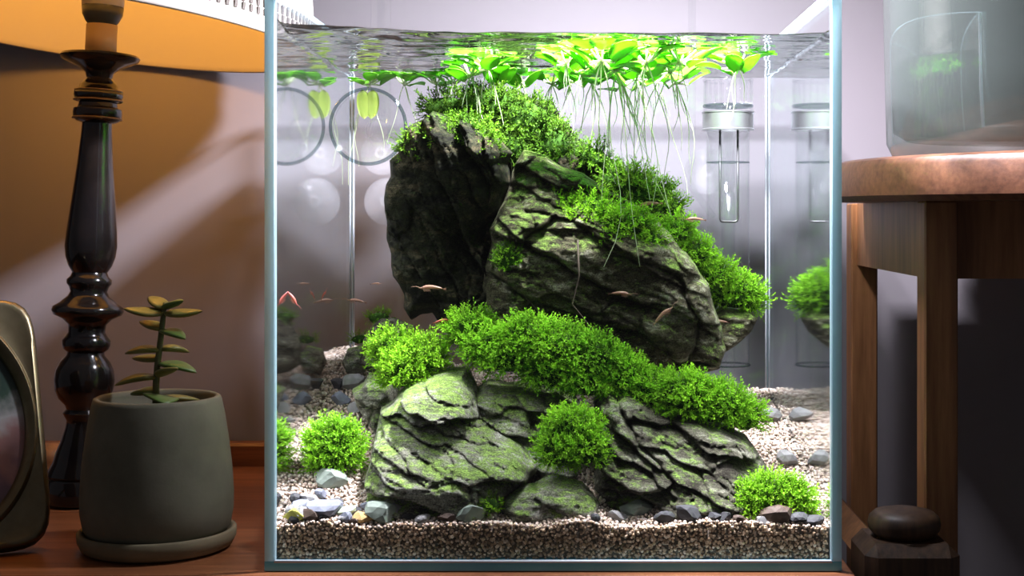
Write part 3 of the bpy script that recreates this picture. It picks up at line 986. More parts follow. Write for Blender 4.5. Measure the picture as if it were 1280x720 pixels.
def stone(name, label, out_px, y0, thick, m, lean=0.0, rnd=.02, ang=25, per=.013, amp=.005, res=.0009, seed=1, back=None, bulge=.004, grp=None, jag=.0022, kink=None, over=0.0):
    """a layered stone: outline on its own depth plane, rounded front and back, ledges dipping to the right by `ang`"""
    d0 = D + y0
    poly = np.array([((px - PX) * d0 / F, CZ - (py - PY) * d0 / F) for px, py in out_px])
    # densify and roughen the outline
    q = []
    for k in range(len(poly)):
        a, b = poly[k], poly[(k + 1) % len(poly)]
        n = max(1, int(np.linalg.norm(b - a) / .006))
        for i in range(n): q.append(a + (b - a) * i / n)
    poly = np.array(q)
    pn = np.stack([poly[:, 0] * 120, poly[:, 1] * 120, poly[:, 0] * 0 + seed], -1)
    poly = poly + jag * np.stack([fbm(pn, 2, seed), fbm(pn + 31, 2, seed + 5)], -1)
    lo, hi = poly.min(0) - res * 2, poly.max(0) + res * 2
    gx = np.arange(lo[0], hi[0], res); gz = np.arange(lo[1], hi[1], res)
    Xg, Zg = np.meshgrid(gx, gz)
    pts = np.stack([Xg.ravel(), Zg.ravel()], -1)
    sd, cp = np.empty(len(pts)), np.empty((len(pts), 2))
    for k in range(0, len(pts), 8000):
        sd[k:k + 8000], cp[k:k + 8000] = poly_sd(pts[k:k + 8000], poly)
    keep = sd > -res * 1.05
    rim = keep & (sd <= 0)
    pts[rim] = cp[rim]
    sd = np.maximum(sd, 0)
    e = np.clip(sd / rnd, 0, 1)
    prof = np.sqrt(1 - (1 - e) ** 2)
    x, z = pts[:, 0], pts[:, 1]
    zc = (lo[1] + hi[1]) / 2
    p3 = np.stack([x, z, x * 0 + seed * .37], -1)
    th = math.radians(ang)
    s = z * math.cos(th) + x * math.sin(th)
    along_ = x * math.cos(th) - z * math.sin(th)
    wq = np.stack([along_ * 22, s * 40, x * 0 + seed], -1)

    def blocks(per, amp, sd_, el, crack):
        """broken layers: long cells, each with its own height and tilt, dark joints between"""
        wa = .35 * fbm(np.stack([along_ / per * .5, s / per * .5, x * 0 + sd_], -1), 3, sd_ + 40)
        wb = .42 * fbm(np.stack([along_ / per * .35, s / per * .6, x * 0 + sd_ + 9], -1), 3, sd_ + 60)
        A_, B_ = along_ / (per * el) + wa, s / per + wb
        ia, ib = np.floor(A_).astype(np.int64), np.floor(B_).astype(np.int64)
        f1 = np.full(len(x), 9.0); f2 = np.full(len(x), 9.0)
        hh = np.zeros(len(x)); ta = np.zeros(len(x)); tb_ = np.zeros(len(x))
        for i_ in (-1, 0, 1):
            for j_ in (-1, 0, 1):
                ca_, cb_ = ia + i_, ib + j_
                jx = _h(ca_, cb_, ca_ * 0 + 1, sd_); jy = _h(ca_, cb_, ca_ * 0 + 2, sd_)
                da, db = A_ - ca_ - .1 - .8 * jx, B_ - cb_ - .15 - .7 * jy
                dd = np.sqrt(da * da + db * db)
                nw = dd < f1
                f2 = np.where(nw, f1, np.minimum(f2, dd))
                hh = np.where(nw, _h(ca_, cb_, ca_ * 0 + 3, sd_), hh)
                ta = np.where(nw, da * (_h(ca_, cb_, ca_ * 0 + 4, sd_) - .5), ta)
                tb_ = np.where(nw, db * (.25 + _h(ca_, cb_, ca_ * 0 + 5, sd_)), tb_)
                f1 = np.minimum(f1, dd)
        msk = .35 + .65 * np.clip(.5 + 1.4 * vnoise(np.stack([along_ / per * .4, s / per * .4, x * 0 + 5], -1), sd_ + 3), 0, 1)
        return amp * (1.1 * hh - .9 * tb_ + .6 * ta) - amp * crack * msk * np.exp(-(f2 - f1) / .07)
    dsp = blocks(per * 1.35, amp * 1.35, seed, 3.4, .75) + blocks(per * .62, amp * .55, seed + 9, 3.6, .5) + blocks(per * .28, amp * .20, seed + 19, 2.6, .35)
    dsp += bulge * fbm(p3 * 30, 3, seed + 2) + .0013 * fbm(p3 * 190, 3, seed + 4) + .0006 * vnoise(p3 * 520, seed + 6)
    fade = np.clip(sd / .004, 0, 1)
    yl = y0 + lean * (z - zc)
    if kink is not None:      # below the kink row the face recedes: an overhang
        zk = CZ - (kink - PY) * d0 / F
        yl = y0 + lean * np.clip(z - zk, 0, None) + over * np.clip(zk - z, 0, None)
    yf = yl - thick * prof - dsp * fade
    bk = thick if back is None else back
    ybk = yl + bk * prof + .003 * fbm(p3 * 40, 2, seed + 7) * fade
    front_v = np.stack([x, yf, z], -1)
    back_v = np.stack([x, ybk, z], -1)
    ny_, nx_ = Xg.shape
    K = keep.reshape(ny_, nx_)
    RM = rim.reshape(-1)
    qd = K[:-1, :-1] & K[:-1, 1:] & K[1:, 1:] & K[1:, :-1]
    ids = np.arange(ny_ * nx_).reshape(ny_, nx_)
    qf = np.stack([ids[:-1, :-1], ids[:-1, 1:], ids[1:, 1:], ids[1:, :-1]], -1)[qd]
    nall = ny_ * nx_
    qb = qf[:, ::-1].copy()
    qb = np.where(RM[qb], qb, qb + nall)
    # drop quads lying wholly on the rim
    okq = ~RM[qf].all(1)
    qf, qb = qf[okq], qb[okq]
    fall = np.vstack([qf, qb])
    vall = np.vstack([front_v, back_v])
    used = np.unique(fall)
    mp = -np.ones(len(vall), dtype=np.int64); mp[used] = np.arange(len(used))
    vv = vall[used]
    # keep off the glass
    vv[:, 1] = np.clip(vv[:, 1], .004, IY1 - .004)
    org = (float(vv[:, 0].mean()), float(y0), float(vv[:, 2].min()))
    o = obj(name, vv, mp[fall], m, None, True, origin=org)
    tag(o, label, 'stone', grp)
    return o


stone('layered_stone', 'large dark overhanging stone at upper left with moss on top',
      [(497, 205), (515, 165), (548, 142), (590, 150), (618, 165), (640, 190), (640, 230), (625, 262), (612, 280), (604, 300), (640, 330), (690, 380), (640, 420), (590, 432), (557, 408), (548, 420), (540, 395), (522, 398), (510, 402), (500, 385), (492, 345), (486, 300), (484, 262)],
      .142, .032, M['rock_dark'], lean=-.42, rnd=.024, ang=62, per=.016, amp=.006, seed=3, bulge=.007)
stone('layered_stone', 'big sloping olive slab at upper right with moss patches and dark shaded underside',
      [(652, 188), (672, 186), (705, 205), (740, 225), (790, 252), (830, 280), (862, 318), (885, 355), (903, 400), (912, 440), (905, 470), (870, 478), (800, 470), (730, 470), (660, 440), (615, 420), (600, 380), (610, 330), (612, 290), (628, 250), (640, 215)],
      .118, .032, M['rock_slab'], lean=.50, kink=312, over=.42, rnd=.030, ang=22, per=.017, amp=.0075, seed=8, bulge=.007)
stone('layered_stone', 'dark moss topped stone at the back between the two upper stones',
      [(560, 150), (590, 122), (640, 112), (690, 128), (720, 170), (760, 196), (800, 230), (850, 255), (880, 320), (900, 380), (860, 420), (700, 400), (600, 330), (570, 240)],
      .208, .020, M['rock_dark'], lean=.0, rnd=.03, ang=30, per=.015, amp=.004, seed=12)
stone('layered_stone', 'pale green layered stone at lower left covered in algae',
      [(474, 515), (492, 492), (520, 478), (545, 466), (580, 468), (596, 488), (606, 520), (632, 534), (662, 552), (680, 572), (664, 598), (640, 612), (622, 642), (590, 654), (540, 658), (480, 654), (462, 630), (464, 585), (468, 545)],
      .066, .034, M['rock_front'], lean=.62, rnd=.026, ang=22, per=.0145, amp=.0098, seed=21, bulge=.006)
stone('layered_stone', 'grey green ledge stone below the long moss band',
      [(586, 488), (610, 476), (650, 480), (698, 486), (726, 500), (735, 540), (722, 590), (690, 600), (650, 570), (610, 540), (590, 512)],
      .088, .024, M['rock_front'], lean=.45, rnd=.016, ang=24, per=.015, amp=.006, seed=27, bulge=.004)
stone('layered_stone', 'dark layered stone at lower right dipping towards the right glass',
      [(742, 500), (758, 484), (800, 492), (850, 512), (900, 530), (935, 545), (955, 575), (968, 605), (945, 640), (900, 650), (850, 652), (800, 648), (760, 634), (742, 606), (738, 555)],
      .068, .034, M['rock_right'], lean=.62, rnd=.028, ang=27, per=.016, amp=.0098, seed=33, bulge=.006)
stone('layered_stone', 'low flat green stone lying at the front below the middle moss',
      [(625, 636), (650, 608), (690, 598), (730, 606), (752, 626), (748, 645), (700, 652), (640, 652)],
      .026, .013, M['rock_front'], lean=.6, rnd=.012, ang=12, per=.009, amp=.003, seed=39, bulge=.002, res=.001)
stone('layered_stone', 'small jutting stone under the moss at the right end of the slab',
      [(880, 392), (905, 385), (938, 388), (946, 400), (938, 415), (920, 428), (905, 440), (890, 425)],
      .190, .016, M['rock_slab'], lean=.3, rnd=.008, ang=15, per=.008, amp=.003, seed=44, bulge=.002, res=.001, jag=.0015)
stone('layered_stone', 'small grey stone below dark moss tuft at the back left',
      [(455, 420), (466, 402), (490, 398), (515, 405), (528, 425), (520, 450), (480, 465), (450, 455)],
      .165, .018, M['rock_right'], lean=.2, rnd=.012, ang=-35, per=.010, amp=.004, seed=51, bulge=.003)
stone('layered_stone', 'small brownish stone next to the left glass seam at the back',
      [(428, 452), (434, 436), (452, 432), (462, 444), (458, 464), (436, 468)],
      .178, .012, M['rock_front'], lean=.2, rnd=.008, ang=-20, per=.008, amp=.002, seed=55, bulge=.002, res=.001, jag=.001)
stone('layered_stone', 'grey brown stone between gravel path and the pale green stone',
      [(438, 486), (462, 470), (490, 474), (502, 500), (498, 540), (478, 560), (462, 520), (446, 505)],
      .118, .018, M['rock_front'], lean=.3, rnd=.012, ang=20, per=.010, amp=.004, seed=58, bulge=.003)

# twigs / dead roots on the slab face
for pts, lab in (([(632, 345, .098), (650, 365, .094), (680, 395, .09), (700, 418, .088)], 'thin brown dead root hanging below the tiny moss tuft'),
                 ([(722, 300, .078), (724, 345, .076), (715, 380, .076), (735, 405, .075), (755, 430, .078)], 'thin brown dead root running down the slab face')):
    w = [P(a, b, c) for a, b, c in pts]
    o = MB().tube(w, [.0006, .0005, .0004, .0003, .0003][:len(w)], 6).out('dead_root', M['twig'], None, origin=tuple(w[0]))
    tag(o, lab, 'root')

# ---- loose chips and pebbles
def chip_mesh(seed, flat=.55):
    r = np.random.default_rng(seed)
    v = iv.copy()
    f = [tuple(q) for q in if_]
    # one subdivision, then cut by random planes -> angular chip
    cache = {}
    vl = [tuple(p) for p in v]
    nf = []

    def mid(a, b):
        k = (min(a, b), max(a, b))
        if k not in cache:
            p = (np.array(vl[a]) + np.array(vl[b])) / 2
            vl.append(tuple(p / np.linalg.norm(p))); cache[k] = len(vl) - 1
        return cache[k]
    for a, b, c in f:
        ab, bc, ca = mid(a, b), mid(b, c), mid(c, a)
        nf += [(a, ab, ca), (b, bc, ab), (c, ca, bc), (ab, bc, ca)]
    v = np.array(vl)
    for _ in range(9):
        nrm = r.normal(size=3); nrm /= np.linalg.norm(nrm)
        h = r.uniform(.45, .85)
        dd = v @ nrm - h
        v = v - np.where(dd > 0, dd, 0)[:, None] * nrm
    v[:, 2] *= flat
    return v, nf


def chipmat(n, c):
    return simple(n, c, .7, spec=.4, noise=(160, tuple(x * .6 for x in c)), bmp=(300, .3, .001))


CM = {'blue': chipmat('blue grey chip', (.20, .22, .27)), 'grey': chipmat('light grey chip', (.30, .30, .29)), 'dark': chipmat('black chip', (.05, .052, .055)),
      'brown': chipmat('dark brown chip', (.10, .065, .045)), 'yellow': chipmat('yellow green chip', (.56, .56, .10)), 'orange': chipmat('orange tan chip', (.62, .42, .16)),
      'green': chipmat('grey green chip', (.27, .33, .27)), 'pale': chipmat('pale green chip', (.42, .50, .36))}
CH = [  # px, py, w, h, depth, colour, label
    (359, 652, 27, 14, .006, 'yellow', 'yellow green stone chip in the front left corner of the tank'),
    (388, 665, 27, 12, .007, 'brown', 'dark brown pebble half sunk in gravel at the front left'),
    (371, 661, 14, 10, .008, 'dark', 'black pebble between yellow chip and brown pebble'),
    (404, 663, 20, 10, .010, 'dark', 'black chip under the large blue grey chip'),
    (410, 649, 42, 20, .014, 'blue', 'largest blue grey stone chip of the front left pile'),
    (432, 653, 16, 13, .010, 'blue', 'small bluish chip right of the large blue grey chip'),
    (382, 650, 22, 15, .012, 'grey', 'light grey chip left of the large blue grey chip'),
    (374, 636, 26, 16, .020, 'blue', 'blue grey chip by the left glass behind the front pile'),
    (388, 627, 22, 14, .028, 'grey', 'light grey chip furthest back in the left pile'),
    (402, 634, 16, 11, .022, 'grey', 'light grey chip in the middle of the left pile'),
    (454, 648, 24, 11, .012, 'orange', 'orange tan stone chip at the front left'),
    (479, 643, 38, 20, .014, 'green', 'grey green chip at the foot of the pale green stone'),
    (497, 641, 16, 16, .016, 'grey', 'small grey chip touching the pale green stone'),
    (433, 638, 22, 10, .022, 'pale', 'pale green flat chip behind the blue grey chips'),
    (473, 621, 8, 10, .030, 'dark', 'tiny black pebble left of the pale green stone'),
    (412, 600, 32, 16, .050, 'green', 'grey green stone under the round moss ball'),
    (587, 642, 30, 22, .012, 'green', 'grey green chip left of the tiny front moss tuft'),
    (638, 637, 22, 12, .012, 'dark', 'black chip right of the tiny front moss tuft'),
    (665, 642, 22, 10, .012, 'brown', 'brown chip below the low flat green stone'),
    (512, 645, 22, 9, .014, 'dark', 'black flat chip under the pale green stone'),
    (528, 651, 18, 8, .008, 'grey', 'grey chip on gravel below the pale green stone'),
    (560, 648, 26, 10, .012, 'brown', 'brown flat chip below the pale green stone'),
    (743, 648, 11, 9, .008, 'dark', 'small black pebble in front middle of gravel'),
    (797, 637, 34, 14, .020, 'green', 'grey green chip in front of the dark layered stone'),
    (830, 647, 22, 12, .012, 'dark', 'leftmost black shard in front of the dark layered stone'),
    (860, 645, 38, 15, .014, 'dark', 'longest black shard in front of the dark layered stone'),
    (895, 650, 28, 14, .010, 'dark', 'tilted black shard left of the front right moss'),
    (905, 658, 15, 10, .006, 'dark', 'small black shard sunk in gravel below the tilted shard'),
    (924, 661, 13, 10, .006, 'brown', 'small brown pebble below the front right moss'),
    (976, 648, 40, 20, .010, 'brown', 'reddish brown chip in front of the front right moss'),
    (998, 660, 22, 11, .006, 'dark', 'black pebble right of the reddish brown chip'),
    (1022, 660, 25, 11, .006, 'dark', 'black pebble in the front right corner of the tank'),
    (362, 640, 18, 12, .016, 'grey', 'grey chip touching the left glass above the yellow chip'),
    (366, 626, 16, 12, .026, 'dark', 'black chip touching the left glass'),
    (400, 618, 16, 10, .034, 'blue', 'small bluish chip just below the moss ball stone'),
    (420, 628, 18, 10, .026, 'dark', 'black chip in the middle of the left pile'),
    (446, 640, 14, 10, .018, 'dark', 'black chip behind the orange tan chip'),
    (462, 634, 18, 11, .022, 'blue', 'bluish chip left of the grey green chip'),
    (430, 665, 16, 9, .006, 'grey', 'grey chip lowest in front of the left pile'),
    (440, 660, 12, 8, .006, 'brown', 'tiny brown chip in front of the small bluish chip'),
    (418, 480, 18, 14, .14, 'dark', 'black pebble at the back left close to the glass'),
    (456, 496, 18, 14, .12, 'blue', 'bluish pebble touching the grey brown stone'),
    (430, 524, 14, 9, .10, 'grey', 'small grey pebble right behind the moss ball'),
    (952, 652, 16, 9, .008, 'grey', 'small grey chip below the front right moss'),
    (772, 646, 20, 10, .012, 'grey', 'grey chip between the flat green stone and dark layered stone'),
    (440, 480, 26, 20, .130, 'grey', 'light grey pebble at the back left beside the glass'),
    (425, 500, 20, 14, .118, 'blue', 'bluish pebble on the gravel path behind the moss ball'),
    (445, 510, 18, 12, .110, 'grey', 'pale pebble on the gravel path beside the grey brown stone'),
    (985, 575, 22, 20, .075, 'grey', 'grey pebble behind the front right moss by the glass'),
    (975, 520, 26, 16, .14, 'grey', 'light grey pebble at the back right on gravel'),
]
for k, (px, py, w, h, dep, cn, lab) in enumerate(CH):
    v, f = chip_mesh(100 + k)
    d = D + dep
    c = P(px, py, dep)
    v = v * np.array([w * .74 * d / F, w * .55 * d / F, h * .80 * d / F / .55])
    a = math.radians(random.uniform(-14, 14))
    v = np.stack([v[:, 0] * math.cos(a) - v[:, 2] * math.sin(a), v[:, 1], v[:, 0] * math.sin(a) + v[:, 2] * math.cos(a)], -1)
    # rest the chip where the gravel surface lies under it
    best = None
    for yy in np.arange(.001, .2, .001):
        q_ = P(px, py + h * .35, yy)
        e_ = abs(q_[2] - float(bed_h(q_[:1], np.array([yy]))[0]))
        if best is None or e_ < best[0]: best = (e_, yy)
    yy = max(best[1], -v[:, 1].min() + .0012)
    c = P(px, py, yy)
    c[2] = float(bed_h(c[:1], np.array([yy]))[0]) - v[:, 2].min() * .62
    c[0] = min(max(c[0], IX0 + .002 - v[:, 0].min()), IX1 - .002 - v[:, 0].max())
    o = obj('stone_chip' if cn != 'dark' else 'dark_pebble', v + c, f, CM[cn], None, False, origin=tuple(c))
    tag(o, lab, 'pebble', 'loose stones on the gravel')

# ------------------------------------------------------------------ moss
def frond_template(r):
    """a stem of unit length along z with little leaves"""
    v, f = [], []
    bend = r.uniform(.05, .4)
    st = [(bend * t * t, 0, t * (1 - .12 * t)) for t in (0, .5, 1)]
    rad = (.028, .024, .008)
    for (x, y, z), q in zip(st, rad):
        for k in range(3):
            a = 2 * PI * k / 3
            v.append((x + q * math.cos(a), y + q * math.sin(a), z))
    for i in range(2):
        for k in range(3):
            a, b, c, d = i * 3 + k, i * 3 + (k + 1) % 3, i * 3 + 3 + (k + 1) % 3, i * 3 + 3 + k
            f += [(a, b, c), (a, c, d)]
    for j in range(8):
        t = .22 + .75 * j / 7
        c = np.array((bend * t * t, 0, t * (1 - .12 * t)))
        a = j * 2.4 + r.uniform(-.5, .5)
        ln = r.uniform(.20, .34) * (1.1 - .5 * t)
        dr = np.array((math.cos(a) * .8, math.sin(a) * .8, .75)); dr /= np.linalg.norm(dr)
        sd = np.cross(dr, (0, 0, 1)); sd /= np.linalg.norm(sd)
        n = len(v)
        w = ln * .20
        v += [tuple(c), tuple(c + dr * ln * .5 + sd * w), tuple(c + dr * ln), tuple(c + dr * ln * .5 - sd * w)]
        f += [(n, n + 1, n + 2), (n, n + 2, n + 3)]
    return np.array(v), np.array(f)


FT = [frond_template(np.random.default_rng(k)) for k in range(6)]


def moss(label, blobs, hue=0.0, dens=.20, ln=20, bright=1.0, name='moss_clump', yf=.75, up=.45):
    """blobs: (px, py, rx px, rz px, depth)"""
    cs, rs = [], []
    for (px, py, rx, rz, dep) in blobs:
        d = D + dep
        rx, rz = rx * 1.14, rz * 1.16
        cs.append(P(px, py, dep)); rs.append((rx * d / F, min(rx, rz * 1.2) * yf * d / F, rz * d / F))
    cs, rs = np.array(cs), np.array(rs)
    base = (float(cs[:, 0].mean()), float(cs[:, 1].mean()), float((cs[:, 2] - rs[:, 2]).min()))
    t = thing(name, label, 'moss', base, 'moss clumps in the tank')
    mb = MB()
    for c, r in zip(cs, rs):
        vv, fq = chip_core()
        nn = 1 + .16 * fbm(vv * 2.2 + c * 90, 2, 4)
        mb.add(vv * nn[:, None] * r * .74 + c, fq)
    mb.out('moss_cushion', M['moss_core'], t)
    V, Fc, Cc = [], [], []
    off = 0
    px2m = (D + blobs[0][4]) / F
    for b, (c, r) in enumerate(zip(cs, rs)):
        n = int(dens * blobs[b][2] * blobs[b][3] * 3.6)
        q = RNG.normal(size=(n, 3)); q /= np.linalg.norm(q, axis=1)[:, None]
        q = q[(q[:, 1] < .55) & (q[:, 2] > -.75)]
        pos = c + q * r * RNG.uniform(.60, .86, (len(q), 1))
        # drop roots well inside a neighbouring blob
        ok = np.ones(len(q), bool)
        for b2 in range(len(cs)):
            if b2 != b:
                ok &= (((pos - cs[b2]) / rs[b2]) ** 2).sum(1) > .42
        pos, q = pos[ok], q[ok]
        nrm = q / r; nrm /= np.linalg.norm(nrm, axis=1)[:, None]
        dr = nrm + RNG.normal(size=nrm.shape) * .42 + np.array((0, -.12, up))
        dr /= np.linalg.norm(dr, axis=1)[:, None]
        n = len(pos)
        tid = RNG.integers(0, len(FT), n)
        L_ = ln * px2m * RNG.uniform(.55, 1.2, n)
        rz_ = RNG.uniform(0, 2 * PI, n)
        ref = np.where(np.abs(dr[:, 2:3]) < .9, np.array([[0, 0, 1.]]), np.array([[1., 0, 0]]))
        u = np.cross(ref, dr); u /= np.linalg.norm(u, axis=1)[:, None]
        w = np.cross(dr, u)
        ca, sa = np.cos(rz_)[:, None], np.sin(rz_)[:, None]
        u, w = u * ca + w * sa, w * ca - u * sa
        tone = RNG.uniform(0, 1, n)
        patch = np.clip(.5 + .8 * vnoise(pos * 95, 2), 0, 1)
        hgt = tone * .45 + patch * .55
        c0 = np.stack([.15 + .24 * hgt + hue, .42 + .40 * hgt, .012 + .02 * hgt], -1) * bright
        for k in range(len(FT)):
            s = np.where(tid == k)[0]
            if len(s) == 0: continue
            tv_, tf_ = FT[k]
            m_ = len(tv_)
            vv = (u[s][:, None] * tv_[None, :, 0:1] + w[s][:, None] * tv_[None, :, 1:2] + dr[s][:, None] * tv_[None, :, 2:3]) * L_[s][:, None, None] + pos[s][:, None]
            V.append(vv.reshape(-1, 3))
            Fc.append((tf_[None] + (np.arange(len(s)) * m_)[:, None, None]).reshape(-1, 3) + off)
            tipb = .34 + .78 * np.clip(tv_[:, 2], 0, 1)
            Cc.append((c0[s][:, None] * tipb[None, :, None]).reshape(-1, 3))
            off += m_ * len(s)
    vv = np.vstack(V)
    vv[:, 0] = np.clip(vv[:, 0], IX0 + .0006, IX1 - .0006)
    vv[:, 1] = np.clip(vv[:, 1], .0006, IY1 - .0006)
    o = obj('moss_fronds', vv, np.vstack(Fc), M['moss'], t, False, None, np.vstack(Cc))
    o['kind'] = 'stuff'
    return t


_core = None


def chip_core():
    global _core
    if _core is None:
        v = [tuple(p) for p in iv]; f = [tuple(q) for q in if_]
        for _ in range(2):
            cache, nf = {}, []

            def mid(a, b):
                k = (min(a, b), max(a, b))
                if k not in cache:
                    p = (np.array(v[a]) + np.array(v[b])) / 2
                    v.append(tuple(p / np.linalg.norm(p))); cache[k] = len(v) - 1
                return cache[k]
            for a, b, c in f:
                ab, bc, ca = mid(a, b), mid(b, c), mid(c, a)
                nf += [(a, ab, ca), (b, bc, ab), (c, ca, bc), (ab, bc, ca)]
            f = nf
        _core = (np.array(v), f)
    return _core


moss('round green moss ball on a small stone by the left glass', [(416, 562, 34, 33, .055)], .01, .26)
moss('bright moss cushion left of the long moss band', [(490, 440, 24, 22, .090), (528, 448, 28, 24, .086), (503, 466, 26, 20, .078)], .03, .26)
moss('long green moss band across the middle of the stones',
     [(588, 414, 28, 22, .088), (618, 436, 36, 22, .078), (662, 424, 36, 24, .074), (700, 438, 38, 28, .070), (738, 452, 38, 28, .070), (772, 472, 34, 26, .074), (690, 466, 36, 20, .068), (640, 450, 34, 18, .072), (736, 478, 30, 18, .066)], .0, .24)
moss('moss shelf on top of the dark lower right stone', [(818, 492, 32, 23, .068), (858, 498, 42, 26, .062), (898, 508, 36, 24, .064), (930, 522, 22, 18, .070)], .01, .26)
moss('moss tuft hanging in the middle between the two lower stones', [(716, 542, 34, 26, .036), (698, 566, 24, 18, .030), (734, 562, 22, 20, .030)], .01, .25)
moss('bright moss cushion in the front right corner', [(966, 624, 42, 25, .022), (996, 630, 20, 20, .022), (938, 634, 22, 18, .020)], .03, .27)
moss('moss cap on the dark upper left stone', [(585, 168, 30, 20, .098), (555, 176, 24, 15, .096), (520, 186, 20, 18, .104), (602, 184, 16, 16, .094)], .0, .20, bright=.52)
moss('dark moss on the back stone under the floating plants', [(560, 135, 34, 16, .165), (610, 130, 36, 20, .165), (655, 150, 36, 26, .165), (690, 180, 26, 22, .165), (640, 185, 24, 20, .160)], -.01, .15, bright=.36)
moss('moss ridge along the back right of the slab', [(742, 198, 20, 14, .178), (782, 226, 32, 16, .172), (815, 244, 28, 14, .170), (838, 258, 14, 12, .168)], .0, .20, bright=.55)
moss('moss patch on the upper face of the big slab', [(706, 258, 26, 9, .108), (742, 266, 30, 18, .098), (782, 282, 34, 16, .092), (810, 300, 20, 9, .092)], .02, .20, up=.3)
moss('moss hanging down the right edge of the big slab', [(846, 290, 18, 14, .150), (866, 318, 22, 18, .160), (890, 345, 26, 18, .172), (918, 368, 32, 20, .188), (938, 378, 16, 14, .195)], .01, .25)
moss('tiny moss tuft in the crack on the slab face', [(636, 324, 18, 16, .088)], .0, .22, ln=12)
moss('tiny moss tuft at the front beside a grey green chip', [(613, 632, 12, 11, .012)], .04, .25, ln=10)
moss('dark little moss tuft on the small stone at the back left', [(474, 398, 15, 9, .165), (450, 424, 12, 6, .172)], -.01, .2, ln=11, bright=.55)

# ------------------------------------------------------------------ floating plants
def leaf_mesh(seed, ln=.016, wd=.0125):
    r = np.random.default_rng(seed)
    nu, nv = 9, 6
    v, f = [], []
    cup = r.uniform(.06, .18)
    for side in (0, 1):
        for i in range(nu + 1):
            s = i / nu
            wv = wd / 2 * math.sqrt(max(0, 1 - (2 * s - 1) ** 2)) * (1 - .12 * s) + .00015
            for j in range(nv + 1):
                t = 2 * j / nv - 1
                x = t * wv
                z = cup * (abs(t) ** 2) * wd / 2 + .0014 * math.sin(s * PI) + r.uniform(-1, 1) * .00006
                v.append((x, s * ln, z + (.00022 if side == 0 else -.00022)))
    n1 = (nu + 1) * (nv + 1)
    for i in range(nu):
        for j in range(nv):
            a = i * (nv + 1) + j
            f.append((a, a + 1, a + nv + 2, a + nv + 1))
            f.append((n1 + a, n1 + a + nv + 1, n1 + a + nv + 2, n1 + a + 1))
    rim = [i * (nv + 1) for i in range(nu + 1)] + [nu * (nv + 1) + j for j in range(1, nv + 1)] + [i * (nv + 1) + nv for i in range(nu - 1, -1, -1)] + [j for j in range(nv - 1, 0, -1)]
    for k in range(len(rim)):
        a, b = rim[k], rim[(k + 1) % len(rim)]
        f.append((a, n1 + a, n1 + b, b))
    return mesh_from('floating_leaf', v, f, M['float_leaf'], True)


LM = [leaf_mesh(k, .0140 + .0016 * (k % 4), .0108 + .0012 * (k % 3)) for k in range(6)]


def plant(label, px, py, n, size=1.0, roots=8, rlen=.05, depth=None, old=False, seed=0):
    r = random.Random(seed)
    if depth is None:
        d = (ZW - CZ) * F / (PY - py)
        y = d - D
    else:
        y = depth
    y = min(max(y, .014), IY1 - .014)
    x = (px - PX) * (D + y) / F
    cr = Vector((x, y, ZW - .0085 * size))
    t = thing('floating_plant', label, 'plant', tuple(cr), 'plants floating on the tank water')
    stems = MB()
    n += 3
    for k in range(n):
        a = 2 * PI * k / n + r.uniform(-.35, .35)
        out = r.uniform(.004, .010) * size
        lv = bpy.data.objects.new('leaf', LM[r.randrange(len(LM))])
        COL.objects.link(lv); lv.parent = t
        hgt = r.choice([.0070, .0076, .0045, .0020, -.001, -.004]) * size
        lv.location = (math.cos(a) * out, math.sin(a) * out, hgt)
        pitch = r.uniform(-.05, .25) if hgt > .006 else r.uniform(.1, 1.0)
        room = (.0081 * size - hgt) / (.0185 * size)      # the blade ends at the water surface
        pitch = min(pitch, math.asin(max(-.2, min(.8, room))))
        lv.rotation_euler = (pitch, r.uniform(-.18, .18), a - PI / 2)
        lv.scale = (size, size, size)
        # keep the blade inside the glass
        tip = cr + Vector((math.cos(a), math.sin(a), 0)) * (out + .015 * size)
        if not (IX0 + .003 < tip.x < IX1 - .003 and .003 < tip.y < IY1 - .003):
            a2 = math.atan2(.11 - y, -.013 - x) + r.uniform(-.8, .8)
            lv.location = (math.cos(a2) * out, math.sin(a2) * out, hgt); lv.rotation_euler[2] = a2 - PI / 2
            a = a2
        stems.tube([cr, cr + Vector((math.cos(a) * out * .5, math.sin(a) * out * .5, hgt * .35)), cr + Vector((math.cos(a) * out, math.sin(a) * out, hgt))], [.0007, .0006, .0005], 5)
    stems.out('leaf_stalks', M['root'], t)
    if old:
        for k, (ox, tilt) in enumerate(((-.004, -.05), (.003, .08))):
            me = LM[2].copy(); me.materials.clear(); me.materials.append(M['float_old'])
            lv = bpy.data.objects.new('old_leaf', me)
            COL.objects.link(lv); lv.parent = t
            lv.location = (ox, -.006, -.004)
            lv.rotation_euler = (-1.45, tilt, 0)
            lv.scale = (.72, 1.15, 1)
            lv['label'] = 'yellowing drooping leaf'
    rt_ = MB()
    for k in range(int(roots * .7)):
        a = r.uniform(0, 2 * PI)
        ln = rlen * r.choice([.4, .55, .7, .9, 1.1, 1.35])
        dx, dy = math.cos(a) * ln * .28, math.sin(a) * ln * .22
        pts = []
        w1, w2 = r.uniform(-.12, .12), r.uniform(-.12, .12)
        for i in range(9):
            s = i / 8
            pts.append(cr + Vector((dx * s ** .7 + math.sin(s * 5 + a) * w1 * ln * s, dy * s ** .7 + math.sin(s * 4 + 2 * a) * w2 * ln * s, -ln * s)))
        for p in pts:
            p.x = min(max(p.x, IX0 + .002), IX1 - .002); p.y = min(max(p.y, .002), IY1 - .002)
        rt_.tube(pts, [.00036 - .000028 * i for i in range(9)], 4, cap=False)
    if roots:
        o = rt_.out('roots', M['root'], t)
        o['kind'] = 'stuff'
    return t


